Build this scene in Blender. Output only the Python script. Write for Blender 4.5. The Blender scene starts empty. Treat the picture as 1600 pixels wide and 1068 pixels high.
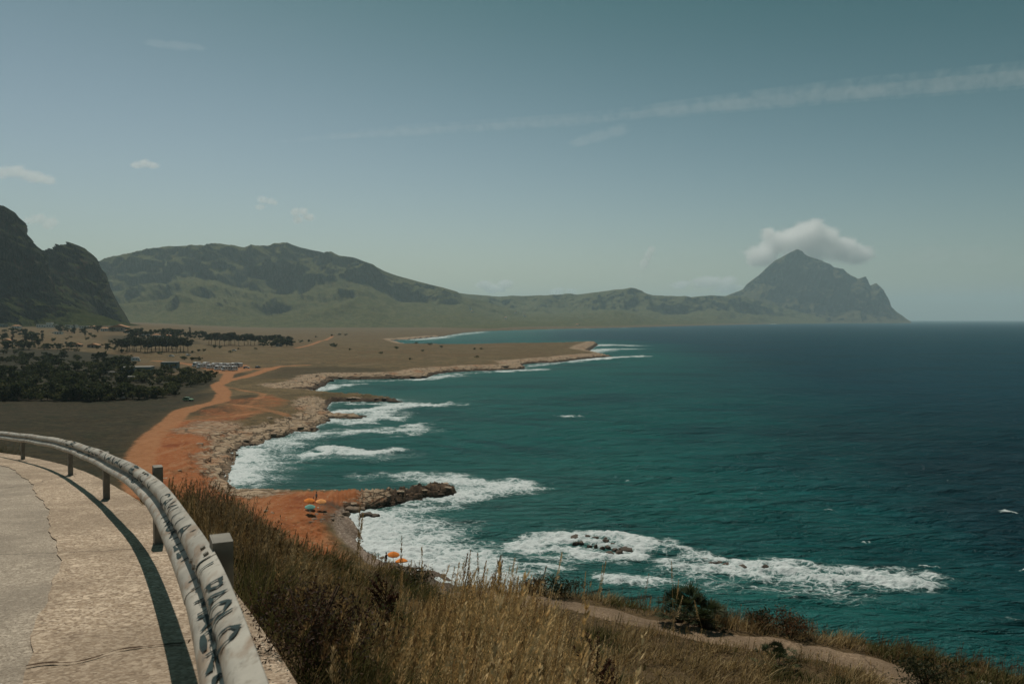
import bpy, bmesh, math, random
import numpy as np
from mathutils import Vector, Matrix

random.seed(7)
RNG = np.random.default_rng(11)
sc = bpy.context.scene
COL = sc.collection
R = math.radians

# ------------------------------------------------------------------ camera model
F = 1244.0                     # focal length in pixels of a 1600 px wide picture
HC = 36.0                      # eye height above the sea
PITCH = math.atan((534 - 499.0) / F)
CP, SP = math.cos(PITCH), math.sin(PITCH)


def ray(px, py):
    cx = (px - 800) / F
    cy = (534 - py) / F
    return np.array([cx, CP + cy * SP, -SP + cy * CP])


def wp(px, py, z=0.0):
    """point of the level z seen at a pixel"""
    d = ray(px, py)
    t = (z - HC) / d[2]
    return d * t + np.array([0, 0, HC])


def wd(px, py, dist):
    """point at forward distance dist seen at a pixel"""
    d = ray(px, py)
    t = dist / d[1]
    return d * t + np.array([0, 0, HC])


# ------------------------------------------------------------------ noise
def _hash(ix, iy, seed):
    h = (ix.astype(np.int64) * 374761393 + iy.astype(np.int64) * 668265263 + seed * 1442695041) & 0xFFFFFFFF
    h = ((h ^ (h >> 13)) * 1274126177) & 0xFFFFFFFF
    h = h ^ (h >> 16)
    return (h & 0xFFFFFF).astype(np.float32) / float(0xFFFFFF)


def noise2(x, y, seed=0):
    x = np.asarray(x, float); y = np.asarray(y, float)
    ix = np.floor(x); iy = np.floor(y)
    fx = (x - ix).astype(np.float32); fy = (y - iy).astype(np.float32)
    ix = ix.astype(np.int64); iy = iy.astype(np.int64)
    ux = fx * fx * fx * (fx * (fx * 6 - 15) + 10); uy = fy * fy * fy * (fy * (fy * 6 - 15) + 10)

    def g(dx, dy):
        a = _hash(ix + dx, iy + dy, seed) * 6.2831853
        return np.cos(a) * (fx - dx) + np.sin(a) * (fy - dy)
    a = g(0, 0) * (1 - ux) + g(1, 0) * ux
    b = g(0, 1) * (1 - ux) + g(1, 1) * ux
    return (a * (1 - uy) + b * uy) * 1.5


def fbm(x, y, octs=4, seed=0, gain=0.5):
    s = 0; a = 1.0; f = 1.0
    for o in range(octs):
        s = s + a * noise2(x * f + 17.3 * o, y * f - 9.1 * o, seed + o)
        a *= gain; f *= 2.03
    return s


def ridged(x, y, octs=4, seed=0):
    s = 0; a = 1.0; f = 1.0
    for o in range(octs):
        s = s + a * (1 - np.abs(noise2(x * f + 7.7 * o, y * f + 3.3 * o, seed + o)) * 2)
        a *= 0.5; f *= 2.1
    return s


def sstep(a, b, x):
    t = np.clip((x - a) / (b - a), 0, 1)
    return t * t * (3 - 2 * t)


# ------------------------------------------------------------------ object helpers
def tag(o, label=None, cat=None, group=None, kind=None):
    if label: o['label'] = label
    if cat: o['category'] = cat
    if group: o['group'] = group
    if kind: o['kind'] = kind
    return o


def empty(name, loc=(0, 0, 0), rz=0.0, scale=1.0):
    o = bpy.data.objects.new(name, None)
    o.empty_display_size = 0.2
    o.location = [float(v) for v in loc]; o.rotation_euler = (0, 0, rz); o.scale = (scale,) * 3
    COL.objects.link(o)
    return o


def link(name, me, parent=None):
    o = bpy.data.objects.new(name, me)
    COL.objects.link(o)
    if parent is not None: o.parent = parent
    return o


def mesh_np(name, V, Q=None, T=None, mat=None, attrs=None, smooth=True, mats=None, mi=None):
    V = np.asarray(V, np.float32)
    nq = 0 if Q is None else len(Q); nt = 0 if T is None else len(T)
    me = bpy.data.meshes.new(name)
    me.vertices.add(len(V)); me.vertices.foreach_set('co', V.ravel())
    loops = []
    if nq: loops.append(np.asarray(Q, np.int32).ravel())
    if nt: loops.append(np.asarray(T, np.int32).ravel())
    lp = np.concatenate(loops)
    me.loops.add(len(lp)); me.loops.foreach_set('vertex_index', lp)
    me.polygons.add(nq + nt)
    start = np.concatenate([np.arange(nq) * 4, nq * 4 + np.arange(nt) * 3]).astype(np.int32)
    me.polygons.foreach_set('loop_start', start)
    me.polygons.foreach_set('use_smooth', np.full(nq + nt, smooth, bool))
    if mi is not None: me.polygons.foreach_set('material_index', np.asarray(mi, np.int32))
    for k, a in (attrs or {}).items():
        a = np.asarray(a, np.float32)
        if a.ndim == 1:
            at = me.attributes.new(k, 'FLOAT', 'POINT'); at.data.foreach_set('value', a)
        else:
            if a.shape[1] == 3: a = np.concatenate([a, np.ones((len(a), 1), np.float32)], 1)
            at = me.attributes.new(k, 'FLOAT_COLOR', 'POINT'); at.data.foreach_set('color', a.ravel())
    me.update(calc_edges=True)
    for m in (mats or ([mat] if mat else [])): me.materials.append(m)
    return me


class MB:
    """collects shapes into one mesh"""
    def __init__(s): s.bm = bmesh.new()

    def box(s, c, size, rz=0.0, bevel=0.0):
        r = bmesh.ops.create_cube(s.bm, size=1.0)
        vs = r['verts']
        M = Matrix.Translation(c) @ Matrix.Rotation(rz, 4, 'Z') @ Matrix.Diagonal((*size, 1))
        bmesh.ops.transform(s.bm, matrix=M, verts=vs)
        if bevel:
            es = list({e for v in vs for e in v.link_edges})
            bmesh.ops.bevel(s.bm, geom=es, offset=bevel, segments=2, affect='EDGES', profile=0.6)
        return s

    def prism(s, prof, y0, y1, bevel=0.0):
        """profile in xz extruded along y"""
        a = [s.bm.verts.new((p[0], y0, p[1])) for p in prof]
        b = [s.bm.verts.new((p[0], y1, p[1])) for p in prof]
        n = len(prof)
        fs = [s.bm.faces.new(a), s.bm.faces.new(b[::-1])]
        for i in range(n):
            fs.append(s.bm.faces.new((a[i], b[i], b[(i + 1) % n], a[(i + 1) % n])))
        bmesh.ops.recalc_face_normals(s.bm, faces=fs)
        if bevel:
            es = list({e for f in fs for e in f.edges})
            bmesh.ops.bevel(s.bm, geom=es, offset=bevel, segments=2, affect='EDGES', profile=0.6)
        return s

    def tube(s, pts, rad, n=8, cap=True):
        pts = [Vector(p) for p in pts]
        rads = rad if hasattr(rad, '__len__') else [rad] * len(pts)
        rings = []
        for i, p in enumerate(pts):
            t = (pts[min(i + 1, len(pts) - 1)] - pts[max(i - 1, 0)]).normalized()
            u = t.orthogonal().normalized() if abs(t.z) < .99 else Vector((1, 0, 0))
            w = t.cross(u).normalized(); u = w.cross(t)
            rings.append([s.bm.verts.new(p + (u * math.cos(k * 2 * math.pi / n) + w * math.sin(k * 2 * math.pi / n)) * rads[i]) for k in range(n)])
        for a, b in zip(rings, rings[1:]):
            for k in range(n):
                s.bm.faces.new((a[k], a[(k + 1) % n], b[(k + 1) % n], b[k]))
        if cap:
            s.bm.faces.new(rings[0][::-1]); s.bm.faces.new(rings[-1])
        return s

    def lathe(s, prof, n=16, c=(0, 0, 0)):
        rings = []
        for (r, z) in prof:
            rings.append([s.bm.verts.new((c[0] + r * math.cos(k * 2 * math.pi / n), c[1] + r * math.sin(k * 2 * math.pi / n), c[2] + z)) for k in range(n)])
        for a, b in zip(rings, rings[1:]):
            for k in range(n):
                s.bm.faces.new((a[k], a[(k + 1) % n], b[(k + 1) % n], b[k]))
        return s

    def build(s, name, mat, parent=None, smooth=False):
        me = bpy.data.meshes.new(name)
        bmesh.ops.recalc_face_normals(s.bm, faces=s.bm.faces[:])
        s.bm.to_mesh(me); s.bm.free()
        if smooth: me.polygons.foreach_set('use_smooth', np.full(len(me.polygons), True, bool))
        me.materials.append(mat)
        return link(name, me, parent)


def copy_tree(o, parent=None):
    c = o.copy(); COL.objects.link(c)
    if parent is not None: c.parent = parent
    for ch in list(o.children): copy_tree(ch, c)
    return c


# ------------------------------------------------------------------ material helpers
class Mat:
    def __init__(s, name):
        s.m = bpy.data.materials.new(name); s.m.use_nodes = True
        s.nt = s.m.node_tree; s.nt.nodes.clear()
        s.out = s.nt.nodes.new('ShaderNodeOutputMaterial')

    def n(s, t, props=None, **inp):
        nd = s.nt.nodes.new(t)
        for k, v in (props or {}).items(): setattr(nd, k, v)
        for k, v in inp.items():
            key = int(k[1:]) if k[0] == '_' and k[1:].isdigit() else k.replace('_', ' ')
            sk = nd.inputs[key]
            if isinstance(v, bpy.types.NodeSocket): s.nt.links.new(v, sk)
            else: sk.default_value = v
        return nd

    def pos(s, sx=1.0, sy=1.0, sz=1.0, obj=False):
        if obj: v = s.n('ShaderNodeTexCoord').outputs['Object']
        else: v = s.n('ShaderNodeNewGeometry').outputs['Position']
        if (sx, sy, sz) == (1, 1, 1): return v
        return s.n('ShaderNodeMapping', Vector=v, Scale=(sx, sy, sz)).outputs[0]

    def noise(s, v, scale, detail=4, rough=0.55, dist=0.0):
        return s.n('ShaderNodeTexNoise', Vector=v, Scale=scale, Detail=detail, Roughness=rough, Distortion=dist).outputs[0]

    def vor(s, v, scale, feature='F1', rnd=1.0):
        return s.n('ShaderNodeTexVoronoi', {'feature': feature}, Vector=v, Scale=scale, Randomness=rnd).outputs['Distance']

    def ramp(s, f, a, b, lo=0.0, hi=1.0):
        return s.n('ShaderNodeMapRange', {'interpolation_type': 'SMOOTHSTEP'}, Value=f, From_Min=a, From_Max=b, To_Min=lo, To_Max=hi).outputs[0]

    def mix(s, f, a, b, mode='MIX'):
        nd = s.nt.nodes.new('ShaderNodeMix'); nd.data_type = 'RGBA'; nd.blend_type = mode
        for sk, v in ((nd.inputs[0], f), (nd.inputs[6], a), (nd.inputs[7], b)):
            if isinstance(v, bpy.types.NodeSocket): s.nt.links.new(v, sk)
            elif hasattr(v, '__len__'): sk.default_value = (*v[:3], 1)
            else: sk.default_value = v
        return nd.outputs[2]

    def math(s, op, a, b=0.0, clamp=False):
        nd = s.n('ShaderNodeMath', {'operation': op, 'use_clamp': clamp}, _0=a, _1=b)
        return nd.outputs[0]

    def attr(s, name):
        return s.n('ShaderNodeAttribute', {'attribute_name': name})

    def rgb(s, c):
        nd = s.n('ShaderNodeSeparateColor'); s.nt.links.new(c, nd.inputs[0]); return nd.outputs

    def bump(s, h, dist=0.1, strength=1.0, normal=None):
        nd = s.n('ShaderNodeBump', Height=h, Distance=dist, Strength=strength)
        if normal is not None: s.nt.links.new(normal, nd.inputs['Normal'])
        return nd.outputs[0]

    def principled(s, color, rough=0.8, spec=0.3, normal=None, metal=0.0, **kw):
        p = s.n('ShaderNodeBsdfPrincipled', Roughness=rough, Metallic=metal)
        sk = p.inputs['Base Color']
        if isinstance(color, bpy.types.NodeSocket): s.nt.links.new(color, sk)
        else: sk.default_value = (*color[:3], 1)
        p.inputs['Specular IOR Level'].default_value = spec
        if normal is not None: s.nt.links.new(normal, p.inputs['Normal'])
        for k, v in kw.items(): p.inputs[k.replace('_', ' ')].default_value = v
        return p

    def done(s, shader):
        s.nt.links.new(shader.outputs[0], s.out.inputs[0]); return s.m


def simple(name, col, rough=0.7, spec=0.3, var=0.25, scale=3.0, metal=0.0, bump=0.0):
    M = Mat(name)
    v = M.pos(obj=True)
    nz = M.noise(v, scale, 5)
    c = M.mix(M.ramp(nz, .3, .7), [x * (1 - var) for x in col], [min(1, x * (1 + var)) for x in col])
    nrm = M.bump(nz, bump) if bump else None
    return M.done(M.principled(c, rough, spec, nrm, metal))


# ------------------------------------------------------------------ the coast (traced on the sea level)
COAST_PX = [
    # pebble beach, from the side hidden under the slope
    (760, 930, 0), (700, 902, 0), (660, 887, 0), (620, 874, 0), (588, 856, 0), (566, 836, 0), (552, 815, 0), (546, 803, 0),
    # underside of the red promontory
    (562, 800, 0), (589, 796, 0), (615, 792, 0), (641, 786, 0), (659, 781, 0), (685, 778, 0), (710, 777, 0), (720, 772, 0),
    (716, 764, 0.3), (698, 752, 1.1), (667, 747, 2.4), (632, 748.5, 3.0), (603, 755, 2.7), (545, 756, 2.5), (492, 757, 2.5), (440, 758, 2.4), (390, 757, 2.0),
    (364, 755, 0), (366, 742, 0), (377, 722, 0), (380, 708, 0), (385, 698, 0), (414, 693, 0), (427, 685, 0), (450, 684, 0), (470, 677, 0), (496, 675, 0),
    (494, 667, 0), (512, 662, 0), (520, 655, 0), (544, 655, 0), (567, 654, 0), (564, 651, 0), (525, 648, 0), (510, 643, 0), (517, 636, 0), (525, 629, 0),
    (557, 628, 0), (590, 629, 0), (632, 628, 0), (624, 623, 0), (574, 620, 0), (525, 618, 0), (492, 613, 0), (466, 610, 0),
    (492, 609, 0), (512, 602, 0), (518, 596, 0), (525, 593, 0), (590, 593, 0), (639, 592, 0), (661, 590, 0), (680, 584, 0), (740, 580, 0), (785, 578, 0), (824, 576, 0), (812, 570, 0),
    (860, 566, 0), (884, 564, 0), (905, 561, 0), (962, 557, 0), (914, 550, 0), (938, 538.5, 0), (923, 536, 0), (905, 534.6, 3.5),
    (860, 533.5, 6), (780, 532.5, 7), (700, 532, 7), (640, 531.5, 7), (614, 531.5, 0), (640, 530, 0), (690, 526, 0), (720, 520, 0), (760, 517, 0), (840, 514.5, 0), (960, 512, 0), (1100, 508.3, 0), (1200, 506.0, 0), (1330, 504.0, 0)]
COAST = [tuple(wp(*p)[:2]) for p in COAST_PX]
COAST = [(110, -60), (100, -10), (80, 22), (54, 42), (34, 54), (21, 63), (12, 74), (5, 88)] + COAST + \
        [(4800, 9600), (3000, 14000), (-16000, 14000), (-16000, -900), (110, -900)]
COAST = np.array(COAST)


def poly_sd(x, y, P, closed=True):
    """signed distance to a polygon (positive inside)"""
    x = np.asarray(x, float); y = np.asarray(y, float)
    d2 = np.full(x.shape, 1e18); ins = np.zeros(x.shape, bool)
    n = len(P)
    for i in range(n if closed else n - 1):
        ax, ay = P[i]; bx, by = P[(i + 1) % n]
        ex, ey = bx - ax, by - ay
        L = ex * ex + ey * ey + 1e-12
        t = np.clip(((x - ax) * ex + (y - ay) * ey) / L, 0, 1)
        dx = x - ax - t * ex; dy = y - ay - t * ey
        np.minimum(d2, dx * dx + dy * dy, out=d2)
        if closed and ay != by:
            c = ((ay > y) != (by > y)) & (x < (bx - ax) * (y - ay) / (by - ay) + ax)
            ins ^= c
    d = np.sqrt(d2)
    return np.where(ins, d, -d) if closed else d


PROM = np.array([wp(*p, 3)[:2] for p in [(400, 775), (470, 775), (540, 772), (610, 770), (690, 766)]])


def coast_sd(x, y):
    d = poly_sd(x, y, COAST)
    near = np.exp(-np.abs(d) / 12)
    r = np.hypot(x, y)
    a = np.clip(r / 200, .6, 6)
    w = fbm(x / (9 * a), y / (9 * a), 4, 5) * 2.6 * np.clip(a, 0, 3)
    pk = np.exp(-(poly_sd(x, y, PROM, False) / 20) ** 4)
    return d + w * near * np.where(d > -30, 1, 0) * (1 - .8 * pk)


def px_of(x, y):
    return np.where(y > 1e-3, 800 + F * x / np.maximum(y, 1e-3), np.where(x > 0, 2400, -800))


# ------------------------------------------------------------------ guard rail line and road plane
RS, RA, RH = 0.1155, 1.40, 0.77          # road fall per metre, eye height above it, rail height


def road_z(y):
    return HC - RA - RS * np.asarray(y, float)


def on_road(px, py, h=0.0):
    d = ray(px, py)
    t = (RA - h) / (-d[2] - RS * d[1])
    return d * t + np.array([0, 0, HC])


RAIL_PX = [(425, 1068), (393, 993), (373, 936), (349, 880), (320, 836), (288, 792), (260, 760), (232, 736), (192, 717), (148, 699.5), (96, 685), (48, 678), (0, 673.5)]
rp = [on_road(a, b, RH)[:2] for a, b in RAIL_PX]
rp = [(1.9, -4.5), (1.0, -2.0), (0.42, -0.55), (-0.05, 0.62)] + [tuple(p) for p in rp]
e = np.array(rp[-1]) - np.array(rp[-2]); e = e / np.hypot(*e)
q = np.array(rp[-1])
for k in range(5):
    e = np.array([e[0] * math.cos(.08) - e[1] * math.sin(.08), e[0] * math.sin(.08) + e[1] * math.cos(.08)])
    q = q + e * 6; rp.append(tuple(q))
rp = np.array(rp)


def catmull(P, step=0.1):
    out = []
    n = len(P)
    for i in range(n - 1):
        p0, p1, p2, p3 = P[max(i - 1, 0)], P[i], P[i + 1], P[min(i + 2, n - 1)]
        m = max(2, int(np.hypot(*(p2 - p1)) / step))
        for k in range(m):
            t = k / m
            out.append(0.5 * ((2 * p1) + (-p0 + p2) * t + (2 * p0 - 5 * p1 + 4 * p2 - p3) * t * t + (-p0 + 3 * p1 - 3 * p2 + p3) * t ** 3))
    out.append(P[-1])
    return np.array(out)


RAIL = catmull(rp, 0.12)
for _ in range(60):                       # iron out tracing wobble
    RAIL[1:-1] = RAIL[1:-1] * .5 + (RAIL[:-2] + RAIL[2:]) * .25
seg = np.hypot(*np.diff(RAIL, axis=0).T)
RS_LEN = np.concatenate([[0], np.cumsum(seg)])
tan = np.gradient(RAIL, axis=0); tan /= np.linalg.norm(tan, axis=1)[:, None]
RNORM = np.stack([-tan[:, 1], tan[:, 0]], 1)      # towards the road


def rail_at(s):
    x = np.interp(s, RS_LEN, RAIL[:, 0]); y = np.interp(s, RS_LEN, RAIL[:, 1])
    nx = np.interp(s, RS_LEN, RNORM[:, 0]); ny = np.interp(s, RS_LEN, RNORM[:, 1])
    return x, y, nx, ny


def rail_n(x, y):
    """signed distance to the rail, positive on the road side"""
    x = np.asarray(x, float); y = np.asarray(y, float)
    best = np.full(x.shape, 1e9); sg = np.ones(x.shape)
    P = RAIL[::4]
    for i in range(len(P) - 1):
        ax, ay = P[i]; ex, ey = P[i + 1] - P[i]
        L = ex * ex + ey * ey
        t = np.clip(((x - ax) * ex + (y - ay) * ey) / L, 0, 1)
        dx = x - ax - t * ex; dy = y - ay - t * ey
        d = np.hypot(dx, dy)
        c = ex * (y - ay) - ey * (x - ax)
        m = d < best
        best = np.where(m, d, best); sg = np.where(m, np.sign(c), sg)
    return best * sg


# ------------------------------------------------------------------ terrain height
BROW = np.array([  # px, forward distance, drop below the eye
    (-800, 60, 9.5), (-400, 45, 7.5), (0, 27.3, 4.95), (96, 20, 4.15), (192, 12, 3.2), (232, 10.2, 3.0), (260, 10, 3.1), (300, 10.5, 2.95),
    (400, 12.5, 3.6), (500, 15, 4.6), (560, 16.5, 5.3), (620, 18, 5.95), (700, 19.5, 6.75), (800, 20.3, 7.05), (900, 19.9, 7.05), (1000, 19.2, 7.1),
    (1085, 18.7, 7.1), (1200, 18, 7.1), (1300, 17.4, 7.1), (1420, 16.6, 7.1), (1600, 15.5, 7.1), (2000, 13, 7.1), (2400, 11, 7.1)])
BCOS = np.sqrt(1 + ((BROW[:, 0] - 800) / F) ** 2)


def near_z(x, y):
    r = np.hypot(x, y); px = np.clip(px_of(x, y), -800, 2400)
    rb = np.interp(px, BROW[:, 0], BROW[:, 1] * BCOS); db = np.interp(px, BROW[:, 0], BROW[:, 2])
    p = np.interp(px, [300, 520, 700, 900], [1.05, 1.2, 1.6, 1.9])
    t = np.clip((r - .5) / (rb - .5), 0, 1)
    drop = 1.8 + (db - 1.8) * (1 - (1 - t) ** p)
    over = np.maximum(r - rb, 0)
    drop = drop + .8 * np.sqrt(over ** 2 + .6) - .8 * math.sqrt(.6)
    dd = np.where(y > 0, y, 0)
    drop = drop - np.interp(px, [380, 480, 560, 640, 720, 800, 860, 930, 1000], [0, 0, 0, .25, .9, 1.05, .7, .25, 0]) * sstep(2, 9.5, dd) * (1 - sstep(11.5, 17.5, dd))
    z = HC - drop + fbm(x / 2.3, y / 2.3, 3, 31) * .14 * sstep(1, 4, r) * (1 - sstep(15, 17, r) * (px > 780))
    m = r < 70
    n = np.full(x.shape, -50.0)
    n[m] = rail_n(x[m], y[m])
    zr = road_z(np.clip(y, -40, 60))
    k = sstep(-2.2, -0.45, n)
    z = z * (1 - k) + (zr - .10) * k
    z = np.where(n > -.45, zr - .14, z)
    return np.where((y < -1) & (n < -.45), np.minimum(z, HC - 1.8 - .5 * np.maximum(-n - .5, 0)), z)


TIP = wp(662, 766, 2.4)[:2]
BEACH = np.array([wp(*p, 0)[:2] for p in [(520, 812), (548, 800), (575, 836), (620, 868), (720, 900), (800, 950), (640, 960), (560, 890), (515, 840)]])


def plain_z(x, y, sd=None):
    if sd is None: sd = coast_sd(x, y)
    r = np.hypot(x, y); px = px_of(x, y)
    top = 3.0 + .013 * np.clip(sd, 0, 170)
    top = top + 2.0 * sstep(700, 1000, y) * sstep(-60, 0, x)                       # the cape's low plateau
    top = top + .0215 * np.clip(r - 640, 0, 900) * sstep(430, 190, px)             # rises to the foot of the cliffs
    top = top + 1.3 * np.exp(-((x - TIP[0]) ** 2 + (y - TIP[1]) ** 2) / 9 ** 2)    # rough knob at the promontory's end
    bsd = poly_sd(x, y, BEACH)
    pk = np.exp(-(poly_sd(x, y, PROM, False) / 16) ** 4)
    top = top * (1 - pk) + (2.55 + .75 * np.exp(-((x - TIP[0]) ** 2 + (y - TIP[1]) ** 2) / 8 ** 2) - .9 * sstep(TIP[0] + 5, TIP[0] + 14, x)) * pk
    bk = sstep(-.5, 5, bsd)
    # stepped limestone shelves
    st = fbm(x / 14, y / 14, 3, 77) * 2.2
    a = sstep(-.6, .9, sd) * .46 + sstep(2.0, 3.2, sd + st) * .2 + sstep(5.5, 7, sd + st * 1.6) * .18 + sstep(9.5, 12, sd + st * 2) * .16
    b = np.clip(sd / 17, 0, 1)
    kb = np.exp(-((x - TIP[0] + 2) ** 2 + (y - TIP[1]) ** 2) / 15 ** 2)
    sj = sd + kb * (fbm(x / 2.4, y / 2.4, 4, 55) * .9 + .35)
    a = a + (sstep(-.5, .8 + 1.6 * kb, sj) * (.93 - .3 * kb) + sstep(1.6, 6, sj) * (.07 + .3 * kb) - a) * pk
    prof = a
    z = -1.6 + (top + 1.6) * prof
    z = z * (1 - bk) + np.clip(-1.0 * (sd < -.6) + .02 + .15 * sd, -1.5, 4.5) * bk
    z = np.where(sd < -.6, -1.6 - np.clip(-sd * .15, 0, 4), z)
    rk = sstep(-1, 1, sd) * (1 - sstep(10, 26, sd)) * (1 - bk)
    knob = np.exp(-((x - TIP[0] + 4) ** 2 + (y - TIP[1]) ** 2) / 15 ** 2)
    sc_ = np.clip(r / 300, .5, 4)
    rk = rk * (1 - .8 * pk * (1 - np.clip(knob * 1.6, 0, 1)))
    z = z + rk * (ridged(x / (2.2 * sc_), y / (2.6 * sc_), 5, 3) - 1.0) * (.20 + .5 * knob - .02 * pk)
    z = z + fbm(x / 30, y / 30, 4, 9) * .35 * sstep(6, 40, sd) + fbm(x / 4, y / 4, 3, 19) * .09 * sstep(3, 10, sd)
    z = z + fbm(x / 260, y / 260, 3, 8) * 1.2 * sstep(60, 300, sd)
    return z


def terrain(x, y, sd=None):
    x = np.asarray(x, float); y = np.asarray(y, float)
    return np.maximum(near_z(x, y), plain_z(x, y, sd))


_RR = np.concatenate([np.geomspace(1.2, 60, 160), np.arange(60, 400, 1.0), np.geomspace(400, 6000, 700)])


def ground_at(px, py, dmin=0.0):
    """first point of the terrain seen at a pixel"""
    d = ray(px, py)
    t = _RR[_RR >= dmin] / d[1]
    x = d[0] * t; y = d[1] * t; z = HC + d[2] * t
    g = terrain(x, y)
    hit = np.nonzero(g >= z)[0]
    if not len(hit): return np.array([x[-1], y[-1], g[-1]])
    i = hit[0]
    if i > 0:
        a, b = (z - g)[i - 1], (z - g)[i]
        k = a / (a - b + 1e-9)
        xx = x[i - 1] + (x[i] - x[i - 1]) * k; yy = y[i - 1] + (y[i] - y[i - 1]) * k
        return np.array([xx, yy, float(terrain(np.array([xx]), np.array([yy]))[0])])
    return np.array([x[i], y[i], g[i]])


def gz(x, y):
    return float(terrain(np.array([x]), np.array([y]))[0])


# ------------------------------------------------------------------ materials of the land
def terrain_material():
    M = Mat('coastal_ground')
    P = M.pos()
    zr, zg, zb = M.rgb(M.attr('zone').outputs['Color'])[:3]
    dr, dg, db = M.rgb(M.attr('zone2').outputs['Color'])[:3]
    n1 = M.noise(P, .013, 5); n2 = M.noise(P, .09, 5, .6); n3 = M.noise(P, .7, 6, .65); n4 = M.noise(P, 4.0, 4, .6)
    dry = M.mix(M.ramp(n2, .35, .65), (.088, .062, .028), (.155, .106, .050))
    dry = M.mix(M.ramp(n1, .42, .62), dry, (.118, .074, .033))
    dry = M.mix(M.math('MULTIPLY', M.ramp(n3, .50, .64), .75), dry, (.040, .036, .018))
    scrub = M.math('MULTIPLY', M.ramp(M.vor(P, .075), .30, .18), M.ramp(n2, .5, .62))
    dry = M.mix(M.math('MULTIPLY', scrub, .8), dry, (.032, .032, .016))
    dots = M.math('MULTIPLY', M.ramp(M.vor(P, .19), .32, .2), M.ramp(n2, .44, .58))
    dry = M.mix(M.math('MULTIPLY', dots, .8), dry, (.030, .031, .015))
    dry = M.mix(M.math('MULTIPLY', M.ramp(M.noise(P, .035, 5, .65), .55, .68), .6), dry, (.165, .115, .066))
    green = M.mix(M.ramp(n3, .35, .65), (.020, .017, .008), (.042, .032, .015))
    green = M.mix(M.math('MULTIPLY', M.ramp(n2, .45, .65), .7), green, (.020, .021, .009))
    green = M.mix(M.math('MULTIPLY', M.ramp(M.noise(M.pos(.25, .6, 1), 1.0, 5, .7), .52, .64), .7), green, (.066, .050, .026))
    green = M.mix(M.math('MULTIPLY', dots, .7), green, (.018, .019, .008))
    col = M.mix(dr, dry, green)
    w = M.math('SUBTRACT', n2, .5); w3 = M.math('SUBTRACT', n3, .5)

    def soft(a, k=.9, lo=.35, hi=.65):
        return M.ramp(M.math('ADD', M.math('ADD', a, M.math('MULTIPLY', w, k)), M.math('MULTIPLY', w3, k * .7)), lo, hi)
    soil = M.mix(M.ramp(n3, .3, .7), (.245, .074, .022), (.31, .118, .045))
    soil = M.mix(M.ramp(n2, .52, .7), soil, (.185, .048, .015))
    soil = M.mix(M.math('MULTIPLY', M.ramp(n4, .62, .75), .5), soil, (.50, .28, .15))
    rut = M.noise(M.pos(.5, .09, 1), 1.0, 5, .6, .8)
    soil = M.mix(M.math('MULTIPLY', M.ramp(rut, .52, .66), .5), soil, (.34, .175, .085))
    soil = M.mix(M.math('MULTIPLY', M.ramp(M.vor(P, .9), .2, .1), .55), soil, (.36, .26, .17))
    soil = M.mix(M.math('MULTIPLY', M.ramp(M.noise(P, .25, 5, .7), .58, .68), .55), soil, (.085, .060, .028))
    col = M.mix(soft(zr, .6), col, soil)
    track = M.mix(M.ramp(n3, .3, .7), (.27, .112, .044), (.34, .160, .074))
    col = M.mix(M.math('MULTIPLY', soft(zg, 1.0, .3, .85), .92), col, track)
    crack = M.vor(M.n('ShaderNodeMapping', Vector=P, Scale=(.12, .30, 1.0)).outputs[0], 1.0, 'DISTANCE_TO_EDGE')
    rock = M.mix(M.ramp(n3, .3, .7), (.26, .180, .112), (.42, .315, .215))
    rock = M.mix(M.math('MULTIPLY', M.ramp(n2, .5, .7), .65), rock, (.30, .135, .060))
    rock = M.mix(M.math('MULTIPLY', M.ramp(crack, .07, .012), .75), rock, (.06, .042, .028))
    rock = M.mix(M.math('MULTIPLY', M.ramp(n4, .58, .72), .4), rock, (.12, .088, .058))
    rkf = soft(zb, 1.1)
    col = M.mix(rkf, col, rock)
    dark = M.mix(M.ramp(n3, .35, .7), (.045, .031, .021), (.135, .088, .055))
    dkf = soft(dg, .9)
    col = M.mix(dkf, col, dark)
    peb = M.mix(M.ramp(M.vor(P, 2.2), .2, .6), (.30, .235, .185), (.17, .125, .095))
    col = M.mix(soft(db, .4), col, peb)
    # steep faces are weathered brown rock
    nz = M.rgb(M.n('ShaderNodeNewGeometry').outputs['Normal'])[2]
    hz = M.rgb(P)[2]
    steep = M.math('MULTIPLY', M.ramp(nz, .80, .55), M.ramp(hz, 14, 9))
    col = M.mix(M.math('MULTIPLY', steep, .85), col, M.mix(M.ramp(n3, .35, .65), (.060, .038, .024), (.19, .125, .078)))
    wet = M.ramp(hz, 1.0, .2)
    col = M.mix(M.math('MULTIPLY', wet, .8), col, (.05, .036, .025))
    near = M.ramp(hz, 22, 26)
    hill = M.mix(M.ramp(n4, .35, .65), (.060, .041, .020), (.105, .070, .036))
    col = M.mix(M.math('MULTIPLY', near, M.ramp(M.math('LENGTH' if False else 'ADD', M.rgb(P)[1], 0.0), 150, 100)), col, hill)
    h = M.math('ADD', M.math('MULTIPLY', n3, .55), M.math('MULTIPLY', n4, .14))
    h = M.math('ADD', h, M.math('MULTIPLY', M.math('MULTIPLY', M.ramp(crack, 0, .10), rkf), .9))
    return M.done(M.principled(col, .95, .1, M.bump(h, .55, .8)))


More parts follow.
